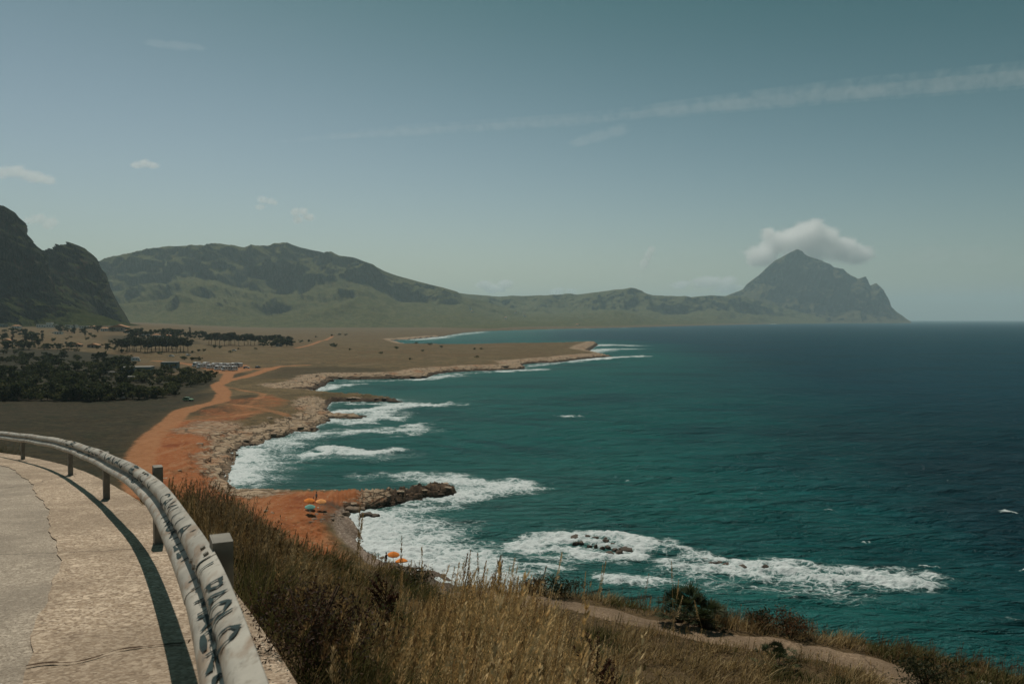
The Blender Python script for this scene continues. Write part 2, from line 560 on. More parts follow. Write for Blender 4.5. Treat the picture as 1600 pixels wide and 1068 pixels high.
def mountain_material(name, veg, veg2, rock, rock2, scl=1.0, slope=(.86, .62), red=0.0):
    M = Mat(name)
    P = M.pos()
    n1 = M.noise(P, .0035 * scl, 6, .6); n2 = M.noise(P, .016 * scl, 6, .62); n3 = M.noise(P, .08 * scl, 5, .65)
    n4 = M.noise(M.pos(1, 1, .16), .05 * scl, 5, .6)
    v = M.mix(M.ramp(n2, .38, .62), veg, veg2)
    v = M.mix(M.math('MULTIPLY', M.ramp(n3, .47, .60), .7), v, [c * .45 for c in veg])
    r = M.mix(M.ramp(n4, .35, .65), rock, rock2)
    r = M.mix(M.math('MULTIPLY', M.ramp(n3, .52, .66), .7), r, [c * .4 for c in veg])
    if red: r = M.mix(M.math('MULTIPLY', M.ramp(n1, .54, .66), red), r, (.12, .05, .028))
    nz = M.rgb(M.n('ShaderNodeNewGeometry').outputs['Normal'])[2]
    k = M.math('ADD', nz, M.math('MULTIPLY', M.math('SUBTRACT', n2, .5), .5))
    f = M.ramp(k, slope[0], slope[1])
    pale = M.math('MULTIPLY', M.ramp(M.noise(P, .04 * scl, 5, .7), .62, .70), .55)
    v = M.mix(pale, v, rock2)
    col = M.mix(f, v, r)
    h = M.math('ADD', M.math('MULTIPLY', n2, 18 / scl), M.math('ADD', M.math('MULTIPLY', n3, 7 / scl), M.math('MULTIPLY', n4, 9 / scl)))
    return M.done(M.principled(col, 1.0, .0, M.bump(h, 1.0, .9)))


# ------------------------------------------------------------------ terrain mesh
print('terrain')
cols = np.concatenate([np.arange(-140, 1741, 1.55)])
az = np.arctan((cols - 800) / F)
az = np.concatenate([np.linspace(-math.pi, az[0], 34)[:-1], az, np.linspace(az[-1], math.pi, 34)[1:]])
rows = np.concatenate([np.geomspace(.6, 62, 235)[:-1], np.linspace(62, 108, 22)[:-1],
                       HC * F / np.arange(HC * F / 108, HC * F / 1600, -.78), np.geomspace(1610, 13500, 60)])
A, RR = np.meshgrid(az, rows)
X = (np.sin(A) * RR).ravel(); Y = (np.cos(A) * RR).ravel()
SD = coast_sd(X, Y)
Z = terrain(X, Y, SD)
nc, nr = len(az), len(rows)
idx = np.arange(nc * nr).reshape(nr, nc)
Q = np.stack([idx[:-1, :-1], idx[:-1, 1:], idx[1:, 1:], idx[1:, :-1]], -1).reshape(-1, 4)
keep = ((SD[Q].max(1) > -5) | (Z[Q].max(1) > -1.5))
Q = Q[keep]
used = np.zeros(len(X), bool); used[Q.ravel()] = True
remap = np.cumsum(used) - 1
Q = remap[Q]; X, Y, Z, SD = X[used], Y[used], Z[used], SD[used]
PX = px_of(X, Y); RD = np.hypot(X, Y)


def pz(pts, z=4.5):
    return np.array([wp(a, b, z)[:2] for a, b in pts])


def line_mask(x, y, pts, width, z=4.5):
    return 1 - sstep(width * .4, width * 1.5, poly_sd(x, y, pz(pts, z), False))


far = (RD > 90) & (RD < 1700)
xf, yf = X[far], Y[far]
zone = np.zeros((len(X), 3), np.float32); zone2 = np.zeros((len(X), 3), np.float32)


def area(pts, soft=4.0, z=4.0):
    return sstep(-soft, soft, poly_sd(xf, yf, pz(pts, z)))


soil = area([(205, 770), (212, 715), (222, 690), (245, 668), (275, 655), (330, 650), (370, 660), (395, 690), (375, 720), (360, 752), (420, 757), (600, 752), (640, 760), (600, 778), (540, 778), (500, 800), (540, 850), (500, 900), (300, 900)], 7)
soil = np.maximum(soil, .5 * area([(268, 655), (300, 638), (345, 622), (430, 612), (470, 622), (440, 640), (380, 655), (330, 662)], 9))
soil = np.maximum(soil, .26 * area([(350, 620), (340, 585), (420, 572), (520, 575), (520, 590), (470, 605), (500, 640), (420, 650)], 14))
zone[far, 0] = soil
tr = line_mask(xf, yf, [(225, 760), (214, 730), (222, 700), (236, 676), (266, 654), (282, 640), (318, 629), (344, 622), (350, 611), (339, 598), (353, 592), (380, 587), (410, 578), (440, 570.5), (480, 569)], 3.6)
tr = np.maximum(tr, line_mask(xf, yf, [(344, 625), (370, 627), (400, 632), (440, 640), (470, 648)], 2.4) * .7)
tr = np.maximum(tr, line_mask(xf, yf, [(380, 630), (404, 618), (412, 611), (370, 605), (348, 600)], 2.0) * .6)
tr = np.maximum(tr, line_mask(xf, yf, [(270, 652), (310, 648), (360, 645), (400, 640)], 2.4) * .6)
tr = np.maximum(tr, line_mask(xf, yf, [(352, 592), (358, 582), (366, 578), (400, 575), (430, 573)], 3.4))
tr = np.maximum(tr, line_mask(xf, yf, [(240, 565), (280, 567), (310, 571), (360, 577), (385, 577)], 4.5) * .8)
tr = np.maximum(tr, line_mask(xf, yf, [(462, 543), (484, 538), (500, 531), (508, 530), (520, 524)], 4.0, 6) * .8)
tr = np.maximum(tr, area([(300, 572), (388, 570), (396, 578), (360, 585), (330, 582)], 5) * .8)
zone[far, 1] = tr
rk = np.zeros(len(xf))
bay = area([(300, 700), (340, 672), (420, 650), (470, 640), (440, 622), (480, 612), (640, 622), (640, 640), (520, 690), (400, 790), (350, 770)], 10)
rk = np.maximum(rk, bay * (1 - sstep(8, 22, SD[far])) * .95)
cape = (yf > 380)
rk = np.maximum(rk, np.where(cape, 1 - sstep(10, 30, SD[far]), 0) * .85)
rk = np.maximum(rk, .7 * area([(545, 782), (560, 752), (725, 743), (725, 775), (620, 795)], 3, 2.6))
rk = np.maximum(rk, .55 * area([(330, 690), (250, 668), (310, 650), (400, 655), (390, 690)], 8))
zone[far, 2] = rk
zone2[far, 0] = np.maximum(area([(-400, 760), (-400, 615), (60, 628), (330, 612), (345, 600), (352, 612), (318, 626), (276, 642), (246, 664), (224, 690), (208, 720), (200, 770)], 8),
                           np.maximum(.8 * area([(352, 626), (372, 616), (398, 614), (404, 620), (392, 630)], 4), .8 * area([(296, 644), (322, 632), (360, 632), (370, 640), (330, 646)], 4)))
zone2[far, 0] = np.maximum(zone2[far, 0], .75 * area([(355, 590), (352, 586), (370, 580), (388, 583), (380, 589)], 4))
zone2[far, 0] = np.maximum(zone2[far, 0], .6 * area([(395, 590), (440, 574), (520, 572), (600, 574), (600, 582), (480, 588)], 8))
wood_px = [(-200, 630), (-200, 556), (90, 552), (206, 558), (206, 580), (250, 584), (300, 580), (334, 584), (342, 594), (322, 604), (288, 616), (255, 626), (100, 630)]
zone2[far, 0] = np.maximum(zone2[far, 0], area(wood_px, 5, 5.5))
for pts in ([(-100, 524), (-100, 516), (200, 517), (215, 521), (150, 523), (60, 523)], [(-100, 556), (-100, 540), (60, 541), (110, 547), (200, 549), (200, 557), (90, 552)], [(160, 534), (170, 530), (300, 531), (318, 534), (260, 536)], [(205, 563), (215, 557), (320, 559), (322, 562), (250, 565)]):
    zone2[far, 0] = np.maximum(zone2[far, 0], .8 * area(pts, 14, 11))
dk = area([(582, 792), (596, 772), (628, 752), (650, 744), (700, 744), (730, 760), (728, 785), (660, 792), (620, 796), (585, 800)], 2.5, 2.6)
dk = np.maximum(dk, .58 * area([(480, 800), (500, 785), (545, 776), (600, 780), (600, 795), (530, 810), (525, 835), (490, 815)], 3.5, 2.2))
dk = np.maximum(dk, np.where(yf > 330, (1 - sstep(2, 7, SD[far])) * .9, 0))
dk = np.maximum(dk, area([(515, 632), (515, 616), (640, 620), (640, 632)], 3) * .9)
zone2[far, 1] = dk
zone2[far, 2] = sstep(-3, 4, poly_sd(xf, yf, BEACH))
MT = terrain_material()
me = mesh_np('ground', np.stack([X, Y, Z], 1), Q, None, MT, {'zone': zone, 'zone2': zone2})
tag(link('ground', me), kind='structure')

# ------------------------------------------------------------------ sea
print('sea')
FOAM = [  # pixels, radius in metres, strength
    ([(367, 752), (370, 738), (382, 716), (392, 702)], 7, 1.15), ([(376, 748), (392, 726), (410, 706), (440, 694)], 13, .78),
    ([(420, 692), (470, 683), (520, 676), (580, 672), (655, 672)], 9, .82), ([(560, 674), (655, 671)], 7, .9),
    ([(516, 658), (560, 655), (600, 645)], 12, .85), ([(530, 645), (575, 640), (640, 634), (690, 632)], 9, 1.2),
    ([(560, 662), (590, 652), (612, 654)], 7, 1.0), ([(590, 640), (600, 646), (610, 652)], 6, .9),
    ([(488, 709), (510, 704), (530, 701), (560, 707), (606, 706)], 5, 1.25), ([(470, 715), (520, 707), (600, 711)], 10, .62),
    ([(400, 735), (450, 724)], 10, .5), ([(640, 668), (668, 660)], 3, .9), ([(653, 676), (640, 680)], 3, .8),
    ([(700, 751), (725, 756), (760, 756), (800, 760)], 7, 1.15), ([(718, 775), (745, 767), (780, 768), (818, 764)], 6, .95), ([(690, 783), (720, 778), (750, 772)], 5, 1.0),
    ([(632, 745), (660, 742), (690, 746)], 5, .75), ([(560, 745), (590, 742)], 4, .6),
    ([(550, 804), (575, 806), (600, 805)], 6, 1.1), ([(556, 816), (580, 846), (620, 868), (690, 897), (760, 925)], 10, 1.3), ([(600, 822), (640, 846), (680, 872), (740, 902)], 13, 1.0),
    ([(610, 800), (660, 790), (700, 785)], 7, .75), ([(640, 815), (680, 825), (720, 858), (770, 880)], 9, .6), ([(700, 895), (760, 900), (800, 905)], 8, .7),
    ([(815, 852), (850, 845), (880, 842)], 5, 1.15), ([(830, 856), (870, 860), (920, 866), (970, 868)], 3.2, 1.2), ([(885, 840), (920, 836), (960, 838), (990, 846), (1006, 855), (990, 866)], 3.2, 1.15), ([(840, 870), (900, 874), (950, 874)], 3, .7),
    ([(900, 848), (950, 850), (985, 855)], 4, .8), ([(1045, 850), (1080, 864)], 2.2, .6), ([(820, 882), (860, 884), (880, 888)], 2.6, .75),
    ([(1050, 858), (1095, 868), (1120, 874), (1170, 880), (1220, 884)], 2.6, .85), ([(1060, 880), (1130, 890), (1200, 893), (1270, 898), (1340, 905), (1420, 910)], 4.4, 1.0),
    ([(1150, 883), (1240, 892), (1330, 902), (1400, 908)], 3.4, .95), ([(1210, 880), (1300, 890), (1390, 897), (1450, 906)], 3.2, .8),
    ([(960, 903), (1000, 906), (1060, 912)], 2.8, .85), ([(1040, 893), (1070, 890), (1100, 900)], 4, .6), ([(1080, 905), (1180, 915), (1300, 922)], 6, .5), ([(1240, 920), (1300, 928)], 4, .55),
    ([(912, 551), (935, 547), (955, 545), (985, 545)], 26, .95), ([(932, 540), (950, 538), (990, 540)], 28, .95), ([(900, 563), (962, 558), (1003, 556)], 13, 1.15),
    ([(815, 573), (860, 568), (905, 564)], 9, .8), ([(785, 580), (825, 578), (850, 576.5)], 9, 1.15), ([(650, 593), (672, 590), (705, 586.5)], 11, 1.05), ([(530, 596), (600, 595), (650, 593)], 6, .7),
    ([(470, 612), (500, 609), (520, 602), (548, 600)], 9, 1.05), ([(662, 591), (700, 585), (760, 581)], 6, .75),
    ([(560, 631), (600, 631), (650, 631)], 6, 1.0), ([(690, 527), (665, 529)], 30, 1.0), ([(650, 531), (700, 524), (750, 519)], 34, .8), ([(720, 521), (760, 517.5)], 30, .7),
    ([(884, 650), (896, 651)], 3.2, 1.1), ([(1564, 801), (1580, 804), (1598, 806)], .8, .8), ([(1570, 966), (1600, 971)], .5, .8), ([(1240, 905), (1290, 912)], 5, .8), ([(1453, 888), (1462, 888)], .6, 1.1),
    ([(1150, 506.8), (1300, 504.6), (1410, 503.2)], 45, .9), ([(780, 516), (900, 513.5), (1000, 511.5)], 30, .6)]
cols = np.arange(-120, 1721, 2.0)
az = np.arctan((cols - 800) / F)
az = np.concatenate([np.linspace(-1.2, az[0], 8)[:-1], az, np.linspace(az[-1], math.pi * .75, 20)[1:]])
rows = np.concatenate([np.geomspace(36, 47, 6)[:-1], HC * F / np.arange(HC * F / 47, 1.2, -1.25)])
rows = np.append(rows, 30000)
A, RR = np.meshgrid(az, rows)
X = (np.sin(A) * RR).ravel(); Y = (np.cos(A) * RR).ravel()
sd = np.full(X.shape, -9999.0)
mm = np.ones(X.shape, bool)
sd[mm] = coast_sd(X[mm], Y[mm])
idx = np.arange(len(X)).reshape(len(rows), len(az))
Q = np.stack([idx[:-1, :-1], idx[:-1, 1:], idx[1:, 1:], idx[1:, :-1]], -1).reshape(-1, 4)
Q = Q[sd[Q].min(1) < 2.5]
used = np.zeros(len(X), bool); used[Q.ravel()] = True
remap = np.cumsum(used) - 1
Q = remap[Q]; X, Y, sd = X[used], Y[used], sd[used]
dist = -sd; D = np.hypot(X, Y)
foam = np.zeros(len(X), np.float32)
wx = X + fbm(X / 7, Y / 7, 3, 41) * np.clip(D / 60, 1, 6); wy = Y + fbm(X / 7, Y / 7, 3, 47) * np.clip(D / 60, 1, 6)
for pts, rad, s in FOAM:
    W = np.array([wp(a, b)[:2] for a, b in pts])
    lo = W.min(0) - rad * 1.3 - 12; hi = W.max(0) + rad * 1.3 + 12
    m = (X > lo[0]) & (X < hi[0]) & (Y > lo[1]) & (Y < hi[1])
    if not m.any(): continue
    d = poly_sd(wx[m], wy[m], W, False)
    foam[m] = np.maximum(foam[m], s * np.clip(1 - d / (rad * 1.15), 0, 1) ** .7)
foam = np.maximum(foam, .62 * np.exp(-np.clip(dist, 0, None) / 3.0) * (D < 1500))
# scattered whitecaps
for k in range(46):
    px = RNG.uniform(620, 1640); py = 515 + 420 * RNG.random() ** 1.1
    c = wp(px, py)[:2]
    if poly_sd(np.array([c[0]]), np.array([c[1]]), COAST)[0] > -15: continue
    L = RNG.uniform(.6, 1.7) * (1 + (540 - min(py, 540)) * .04); wdt = L * RNG.uniform(.18, .35)
    m = (np.abs(X - c[0]) < L * 2) & (np.abs(Y - c[1]) < L * 2)
    if m.any():
        e = np.hypot((X[m] - c[0]) / L, (Y[m] - c[1] - .15 * (X[m] - c[0])) / wdt)
        foam[m] = np.maximum(foam[m], .8 * np.clip(1.2 - e, 0, 1))
# swell running in on the shore
Zs = np.zeros(len(X))
fade = 1 - sstep(250, 900, D)
gs = np.maximum(D * D / (HC * F) * 1.25, D * 2 / F)
for k in range(26):
    lam = 2.6 * (9.0 / 2.6) ** (k / 25) if k < 20 else RNG.uniform(12, 26)
    th = R(RNG.normal(72, 24)); ph = RNG.uniform(0, 6.28)
    kx, ky = math.cos(th) * 2 * math.pi / lam, math.sin(th) * 2 * math.pi / lam
    env = np.clip(.75 + .9 * noise2(X / (lam * 3.1), Y / (lam * 2.1), 200 + k), 0, 1.6)
    s = np.sin(kx * X + ky * Y + ph + .9 * noise2(X / (lam * 4), Y / (lam * 4), 300 + k))
    Zs += lam * .0085 * env * (s + .35 * (s * s - .5)) * np.clip(2.2 - gs / lam * 7, 0, 1)
Zs *= .35 + .65 * sstep(4, 40, dist)
Zs += np.clip(foam, 0, 1) ** 1.5 * .34 * (1 + fbm(X / 1.5, Y / 1.5, 3, 88)) * (D < 400)
foam = np.where(foam > .02, foam + .16 * np.clip(Zs * 2, -.5, 1) * (foam < .9), foam)
# how deep and how milky the water is
deep = sstep(30, 420, dist + fbm(X / 90, Y / 90, 3, 21) * 45 + np.clip(X - 25, 0, 600) * np.interp(Y, [80, 260], [4.0, .9]))
milk = np.exp(-dist / 26) * sstep(900, 500, D)
W = np.array([wp(a, b)[:2] for a, b in [(640, 800), (720, 840), (800, 800), (860, 860)]])
milk = np.maximum(milk, .55 * np.exp(-(poly_sd(X, Y, W, False) / 26) ** 2))
wcol = np.stack([deep, milk, np.clip(foam, 0, 1.5) / 1.5], 1)


abyss = sstep(25, 95, X + fbm(X / 40, Y / 40, 3, 25) * 25 - np.clip(Y - 120, 0, 400) * .25) * sstep(420, 180, Y)
W = np.array([wp(a, b)[:2] for a, b in [(640, 528), (740, 519), (900, 514)]])
milk = np.maximum(milk, .55 * np.exp(-(poly_sd(X, Y, W, False) / 260) ** 2))
wcol[:, 1] = milk


def sea_material():
    M = Mat('sea_water')
    P = M.pos()
    dp, mk, fm = M.rgb(M.attr('water').outputs['Color'])[:3]
    fm = M.math('MULTIPLY', fm, 1.5)
    patch = M.noise(M.pos(.011, .022, 1), 1.0, 4, .55)
    c = M.mix(dp, (.0035, .110, .098), (.0007, .049, .071))
    c = M.mix(M.math('MULTIPLY', M.ramp(patch, .45, .68), .55), c, (.0012, .034, .047))
    c = M.mix(M.math('MULTIPLY', mk, .8), c, (.045, .130, .112))
    c = M.mix(M.math('MULTIPLY', M.attr('abyss').outputs['Fac'], .72), c, (.0010, .020, .030))
    # lacy foam
    warp = M.noise(P, .35, 4, .6)
    Pw = M.n('ShaderNodeVectorMath', {'operation': 'ADD'}, _0=P, _1=M.n('ShaderNodeVectorMath', {'operation': 'SCALE'}, _0=M.n('ShaderNodeTexNoise', Vector=P, Scale=.22, Detail=4.0).outputs[1], Scale=5.0).outputs[0]).outputs[0]
    lace = M.vor(M.n('ShaderNodeMapping', Vector=Pw, Scale=(.55, .85, .2)).outputs[0], 1.0, 'DISTANCE_TO_EDGE')
    lace2 = M.vor(M.n('ShaderNodeMapping', Vector=Pw, Scale=(1.7, 2.6, .2)).outputs[0], 1.0, 'DISTANCE_TO_EDGE')
    big = M.noise(M.n('ShaderNodeMapping', Vector=Pw, Scale=(.16, .34, .1)).outputs[0], 1.0, 6, .66)
    fine = M.noise(M.n('ShaderNodeMapping', Vector=P, Scale=(.9, 1.6, .3)).outputs[0], 1.0, 5, .7)
    v = M.math('ADD', fm, M.math('MULTIPLY', M.math('SUBTRACT', big, .5), 1.35))
    v = M.math('ADD', v, M.math('MULTIPLY', M.math('SUBTRACT', fine, .5), .75))
    web = M.math('ADD', M.math('MULTIPLY', M.ramp(lace, .22, .0), .30), M.math('MULTIPLY', M.ramp(lace2, .2, .0), .2))
    v = M.math('ADD', v, web)
    v = M.math('SUBTRACT', M.math('MULTIPLY', v, M.ramp(fm, .03, .18)), .06)
    fo = M.ramp(v, .62, 1.05)
    thin = M.math('MULTIPLY', M.ramp(v, .25, .85), .34)
    c = M.mix(thin, c, (.20, .30, .27))
    wave1 = M.noise(M.pos(.30, .62, .3), 1.0, 5, .6, .6)
    wave2 = M.noise(M.pos(1.3, 2.6, 1), 1.0, 4, .6, .3)
    wave0 = M.noise(M.pos(.055, .13, .1), 1.0, 4, .55, .4)
    h = M.math('ADD', M.math('MULTIPLY', wave1, 1.9), M.math('MULTIPLY', wave2, .36))
    h = M.math('ADD', h, M.math('MULTIPLY', wave0, 5.5))
    nrm = M.bump(h, .85, 1.0)
    dif = M.n('ShaderNodeBsdfDiffuse', Color=c, Normal=M.bump(h, 1.6, 1.0))
    gls = M.n('ShaderNodeBsdfGlossy', Color=(.9, .95, 1, 1), Roughness=.2, Normal=nrm)
    fr = M.math('MULTIPLY', M.n('ShaderNodeFresnel', IOR=1.33, Normal=nrm).outputs[0], .28)
    water = M.n('ShaderNodeMixShader', _0=fr, _1=dif.outputs[0], _2=gls.outputs[0])
    fb = M.bump(M.math('ADD', fine, big), .5, .8)
    fcol = M.mix(M.ramp(v, .7, 1.3), (.33, .41, .40), (.60, .64, .63))
    fs = M.principled(fcol, .9, .1, fb)
    ms = M.n('ShaderNodeMixShader', _0=fo, _1=water.outputs[0], _2=fs.outputs[0])
    return M.done(ms)


me = mesh_np('sea', np.stack([X, Y, Zs], 1), Q, None, sea_material(), {'water': wcol, 'abyss': abyss})
tag(link('sea', me), kind='structure')

# ------------------------------------------------------------------ mountains
print('mountains')


def mountain(name, ridge, brk, foot, mat, label, step=1.6, amp=1.0, rows=(26, 46, 14), seed=0, back=900, tp=1.0, cp=1.0, nz=(260, 90)):
    ridge = np.array(ridge, float); brk = np.array(brk, float); foot = np.array(foot, float)
    px = np.arange(ridge[0, 0], ridge[-1, 0] + .01, step)
    n = len(px)

    def curve(T):     # px, py, distance -> (n,2) forward distance and z
        py = np.interp(px, T[:, 0], T[:, 1]); d = np.interp(px, T[:, 0], T[:, 2])
        z = np.array([wd(a, b, c)[2] for a, b, c in zip(px, py, d)])
        return d, z
    dr, zr = curve(ridge); db, zb = curve(brk)
    df = np.interp(px, foot[:, 0], foot[:, 1]); zf = np.interp(px, foot[:, 0], foot[:, 2])
    zb = np.minimum(zb, zr - 1); zb = np.maximum(zb, np.minimum(zf + 2, zr - 1))
    Ds, Zs, ws = [], [], []
    for t in np.linspace(0, 1, rows[0], endpoint=False):
        Ds.append(df + (db - df) * t); Zs.append(zf + (zb - zf) * t ** tp); ws.append(np.full(n, min(1, t * 2.5) * .55))
    for t in np.linspace(0, 1, rows[1], endpoint=False):
        g = t ** cp
        Ds.append(db + (dr - db) * t); Zs.append(zb + (zr - zb) * np.sin(g * math.pi / 2) ** 1.05); ws.append(np.full(n, (1 - t ** 4) * .9 + .06))
    for t in np.linspace(0, 1, rows[2]):
        Ds.append(dr + back * t); Zs.append(zr + (-20 - zr) * (t ** 1.5)); ws.append(np.full(n, .08 * (t < .01) + t * .2))
    Dm = np.array(Ds); Zm = np.array(Zs); Wm = np.array(ws)
    u = (px - 800) / F
    Xm = u[None, :] * Dm; Ym = Dm
    hgt = np.maximum(zr - zf, 20)[None, :]
    nzv = ridged(Xm / nz[0], (Ym * .6 + Zm * 1.1) / nz[0], 5, seed) - 1.0
    spur = ridged(Xm / nz[1] * .75, (Ym * .22 + Zm * .25) / nz[1], 4, seed + 9) - 1.0
    Zm = Zm + Wm * hgt * amp * (.075 * nzv + .05 * spur)
    Ym2 = Ym - Wm * hgt * amp * (.22 * spur + .20 * nzv)
    Zm = np.maximum(Zm, -3)
    idx = np.arange(Xm.size).reshape(Xm.shape)
    Q = np.stack([idx[:-1, :-1], idx[:-1, 1:], idx[1:, 1:], idx[1:, :-1]], -1).reshape(-1, 4)
    me = mesh_np(name, np.stack([Xm.ravel(), Ym2.ravel(), Zm.ravel()], 1), Q, None, mat)
    o = link(name, me); tag(o, label, None, None, 'structure')
    return o


MAT_NEAR = mountain_material('cliff_rock_near', (.026, .034, .011), (.058, .062, .022), (.012, .014, .011), (.074, .068, .049), 5.5, (.80, .52), .5)
MAT_HILL = mountain_material('hill_scrub', (.078, .086, .038), (.132, .122, .056), (.070, .076, .046), (.135, .125, .085), 1.9, (.66, .40))
MAT_CAPE = mountain_material('headland_rock', (.070, .066, .032), (.115, .098, .050), (.036, .040, .034), (.060, .060, .050), 1.2, (.74, .50))
mountain('hill', [(40, 425, 4300), (100, 418, 4300), (162, 407, 4400), (200, 399, 4450), (240, 391, 4500), (265, 384, 4550), (300, 383, 4550), (350, 383, 4600), (385, 387, 4650), (410, 385, 4650), (430, 380, 4650), (446, 380, 4650), (470, 386, 4650), (500, 392, 4650), (530, 399, 4600), (552, 401, 4550), (575, 410, 4550), (592, 421, 4550), (620, 430, 4600), (660, 441, 4700), (700, 451, 4800), (716, 456, 4850), (722, 463, 4900), (760, 471, 5000), (800, 484, 5000), (850, 500, 5100), (880, 509, 5100)],
         [(40, 470, 3900), (160, 462, 3900), (240, 440, 4050), (310, 428, 4150), (380, 452, 4050), (430, 458, 4100), (470, 448, 4200), (530, 438, 4250), (575, 442, 4250), (620, 466, 4300), (680, 476, 4450), (720, 474, 4600), (760, 486, 4700), (820, 500, 4700), (880, 511, 4800)],
         [(40, 2900, 8), (300, 2950, 6), (520, 3050, 5), (680, 3150, 4), (760, 3300, 3), (840, 3700, 1), (880, 4300, -2)], MAT_HILL, 'broad green hill behind the coastal plain', seed=3, amp=1.0, nz=(420, 150))
mountain('hill', [(690, 457, 6200), (730, 459, 6200), (780, 463, 6200), (850, 461, 6300), (900, 460, 6400), (940, 455, 6500), (960, 452, 6500), (985, 451, 6500), (1000, 455, 6500), (1020, 461, 6600), (1080, 464, 6800), (1110, 461, 6900), (1130, 462, 7000), (1160, 463, 7200), (1230, 482, 7600), (1290, 498, 7700)],
         [(690, 490, 5600), (800, 489, 5600), (900, 487, 5700), (960, 480, 5800), (1040, 489, 6100), (1120, 484, 6500), (1230, 495, 7300), (1290, 501, 7400)],
         [(690, 2900, 4), (760, 2750, 3), (840, 3060, 1), (960, 3560, 1), (1100, 5000, 1), (1200, 6500, 0), (1290, 7200, -2)], MAT_HILL, 'low far ridge running out to the pointed headland', seed=13, nz=(500, 160), amp=1.2)
mountain('mountain', [(1090, 470, 8500), (1130, 464, 8500), (1148, 457, 8500), (1160, 452, 8500), (1166, 444, 8500), (1175, 437, 8500), (1185, 430, 8500), (1195, 420, 8550), (1210, 407, 8600), (1225, 399, 8650), (1238, 393, 8700), (1243, 391, 8700), (1250, 393, 8700), (1260, 399, 8700), (1275, 405, 8700), (1295, 411, 8700), (1302, 417, 8700), (1317, 420, 8700), (1325, 428, 8700), (1340, 436, 8700), (1348, 433, 8700), (1355, 437, 8700), (1359, 446, 8700), (1368, 442, 8650), (1377, 450, 8600), (1384, 461, 8550), (1388, 470, 8500), (1392, 480, 8450), (1400, 487, 8400), (1410, 493, 8400), (1416, 498, 8400), (1424, 502.5, 8400)],
         [(1090, 480, 8100), (1150, 468, 8150), (1180, 448, 8300), (1200, 441, 8400), (1225, 455, 8350), (1245, 469, 8300), (1270, 480, 8250), (1292, 486, 8200), (1312, 488, 8200), (1332, 481, 8250), (1356, 489, 8200), (1390, 497, 8200), (1424, 503.2, 8200)],
         [(1090, 6900, 2), (1150, 7200, 0), (1250, 7500, 0), (1340, 7700, 0), (1424, 8050, -2)], MAT_CAPE, 'pointed rocky mountain at the end of the headland', step=1.1, seed=23, nz=(380, 120), amp=.8, tp=1.25)
mountain('cliff', [(-420, 300, 1700), (-120, 285, 1650), (-40, 300, 1650), (0, 318, 1650), (8, 323, 1650), (15, 328, 1650), (24, 331, 1640), (30, 335, 1640), (36, 345, 1640), (41, 357, 1640), (48, 372, 1630), (58, 383, 1630), (70, 394, 1620), (76, 400, 1620), (80, 425, 1610), (85, 450, 1600), (89, 464, 1590), (120, 480, 1580), (190, 503, 1560), (230, 510, 1540)],
         [(-420, 460, 1560), (0, 464, 1560), (60, 466, 1550), (89, 468, 1545), (140, 488, 1520), (230, 512, 1500)],
         [(-420, 1240, 22), (0, 1300, 21), (120, 1330, 20), (230, 1380, 15)], MAT_NEAR, 'dark limestone cliff standing over the houses at the edge of the plain', step=.8, seed=33, nz=(60, 20), amp=1.35, back=250)
mountain('cliff', [(30, 420, 1950), (60, 402, 1950), (75, 393, 1950), (88, 393, 1950), (96, 386, 1950), (103, 381, 1950), (115, 380, 1950), (125, 384, 1950), (133, 387, 1950), (141, 394, 1940), (150, 402, 1930), (157, 414, 1920), (164, 428, 1910), (169, 436, 1900), (172, 447, 1890), (178, 459, 1880), (186, 475, 1870), (195, 489, 1860), (201, 500, 1850), (206, 509, 1840)],
         [(30, 430, 1760), (84, 424, 1770), (110, 438, 1780), (130, 452, 1780), (142, 470, 1770), (150, 490, 1760), (170, 505, 1750), (206, 511, 1740)],
         [(30, 1500, 40), (120, 1520, 26), (206, 1600, 16)], MAT_NEAR, 'rounded dark crag beside the tall cliff with a green scree slope', step=.8, seed=43, nz=(62, 21), amp=1.0, back=250)

# ------------------------------------------------------------------ road, verge and guard rail
print('road')


def strip(name, n0, n1, mat, lift, s0=0.0, s1=None, k=14, curb=0.0):
    s1 = s1 or RS_LEN[-1]
    ss = np.arange(s0, s1, .2); nn = np.linspace(n0, n1, k)
    V = []
    for s in ss:
        x, y, nx, ny = rail_at(s)
        j = .03 * math.sin(s * 1.3) + .015 * math.sin(s * 4.1 + 1) + .01 * math.sin(s * 9.7)
        for i, n in enumerate(nn):
            w = (i == 0) * j
            V.append((x + nx * (n + w), y + ny * (n + w), 0))
    V = np.array(V); V[:, 2] = road_z(V[:, 1]) + lift + fbm(V[:, 0] * 1.4, V[:, 1] * 1.4, 3, 5) * .006
    idx = np.arange(len(V)).reshape(len(ss), k)
    Q = np.stack([idx[:-1, :-1], idx[1:, :-1], idx[1:, 1:], idx[:-1, 1:]], -1).reshape(-1, 4)[:, ::-1]
    me = mesh_np(name, V, Q, None, mat)
    return link(name, me)


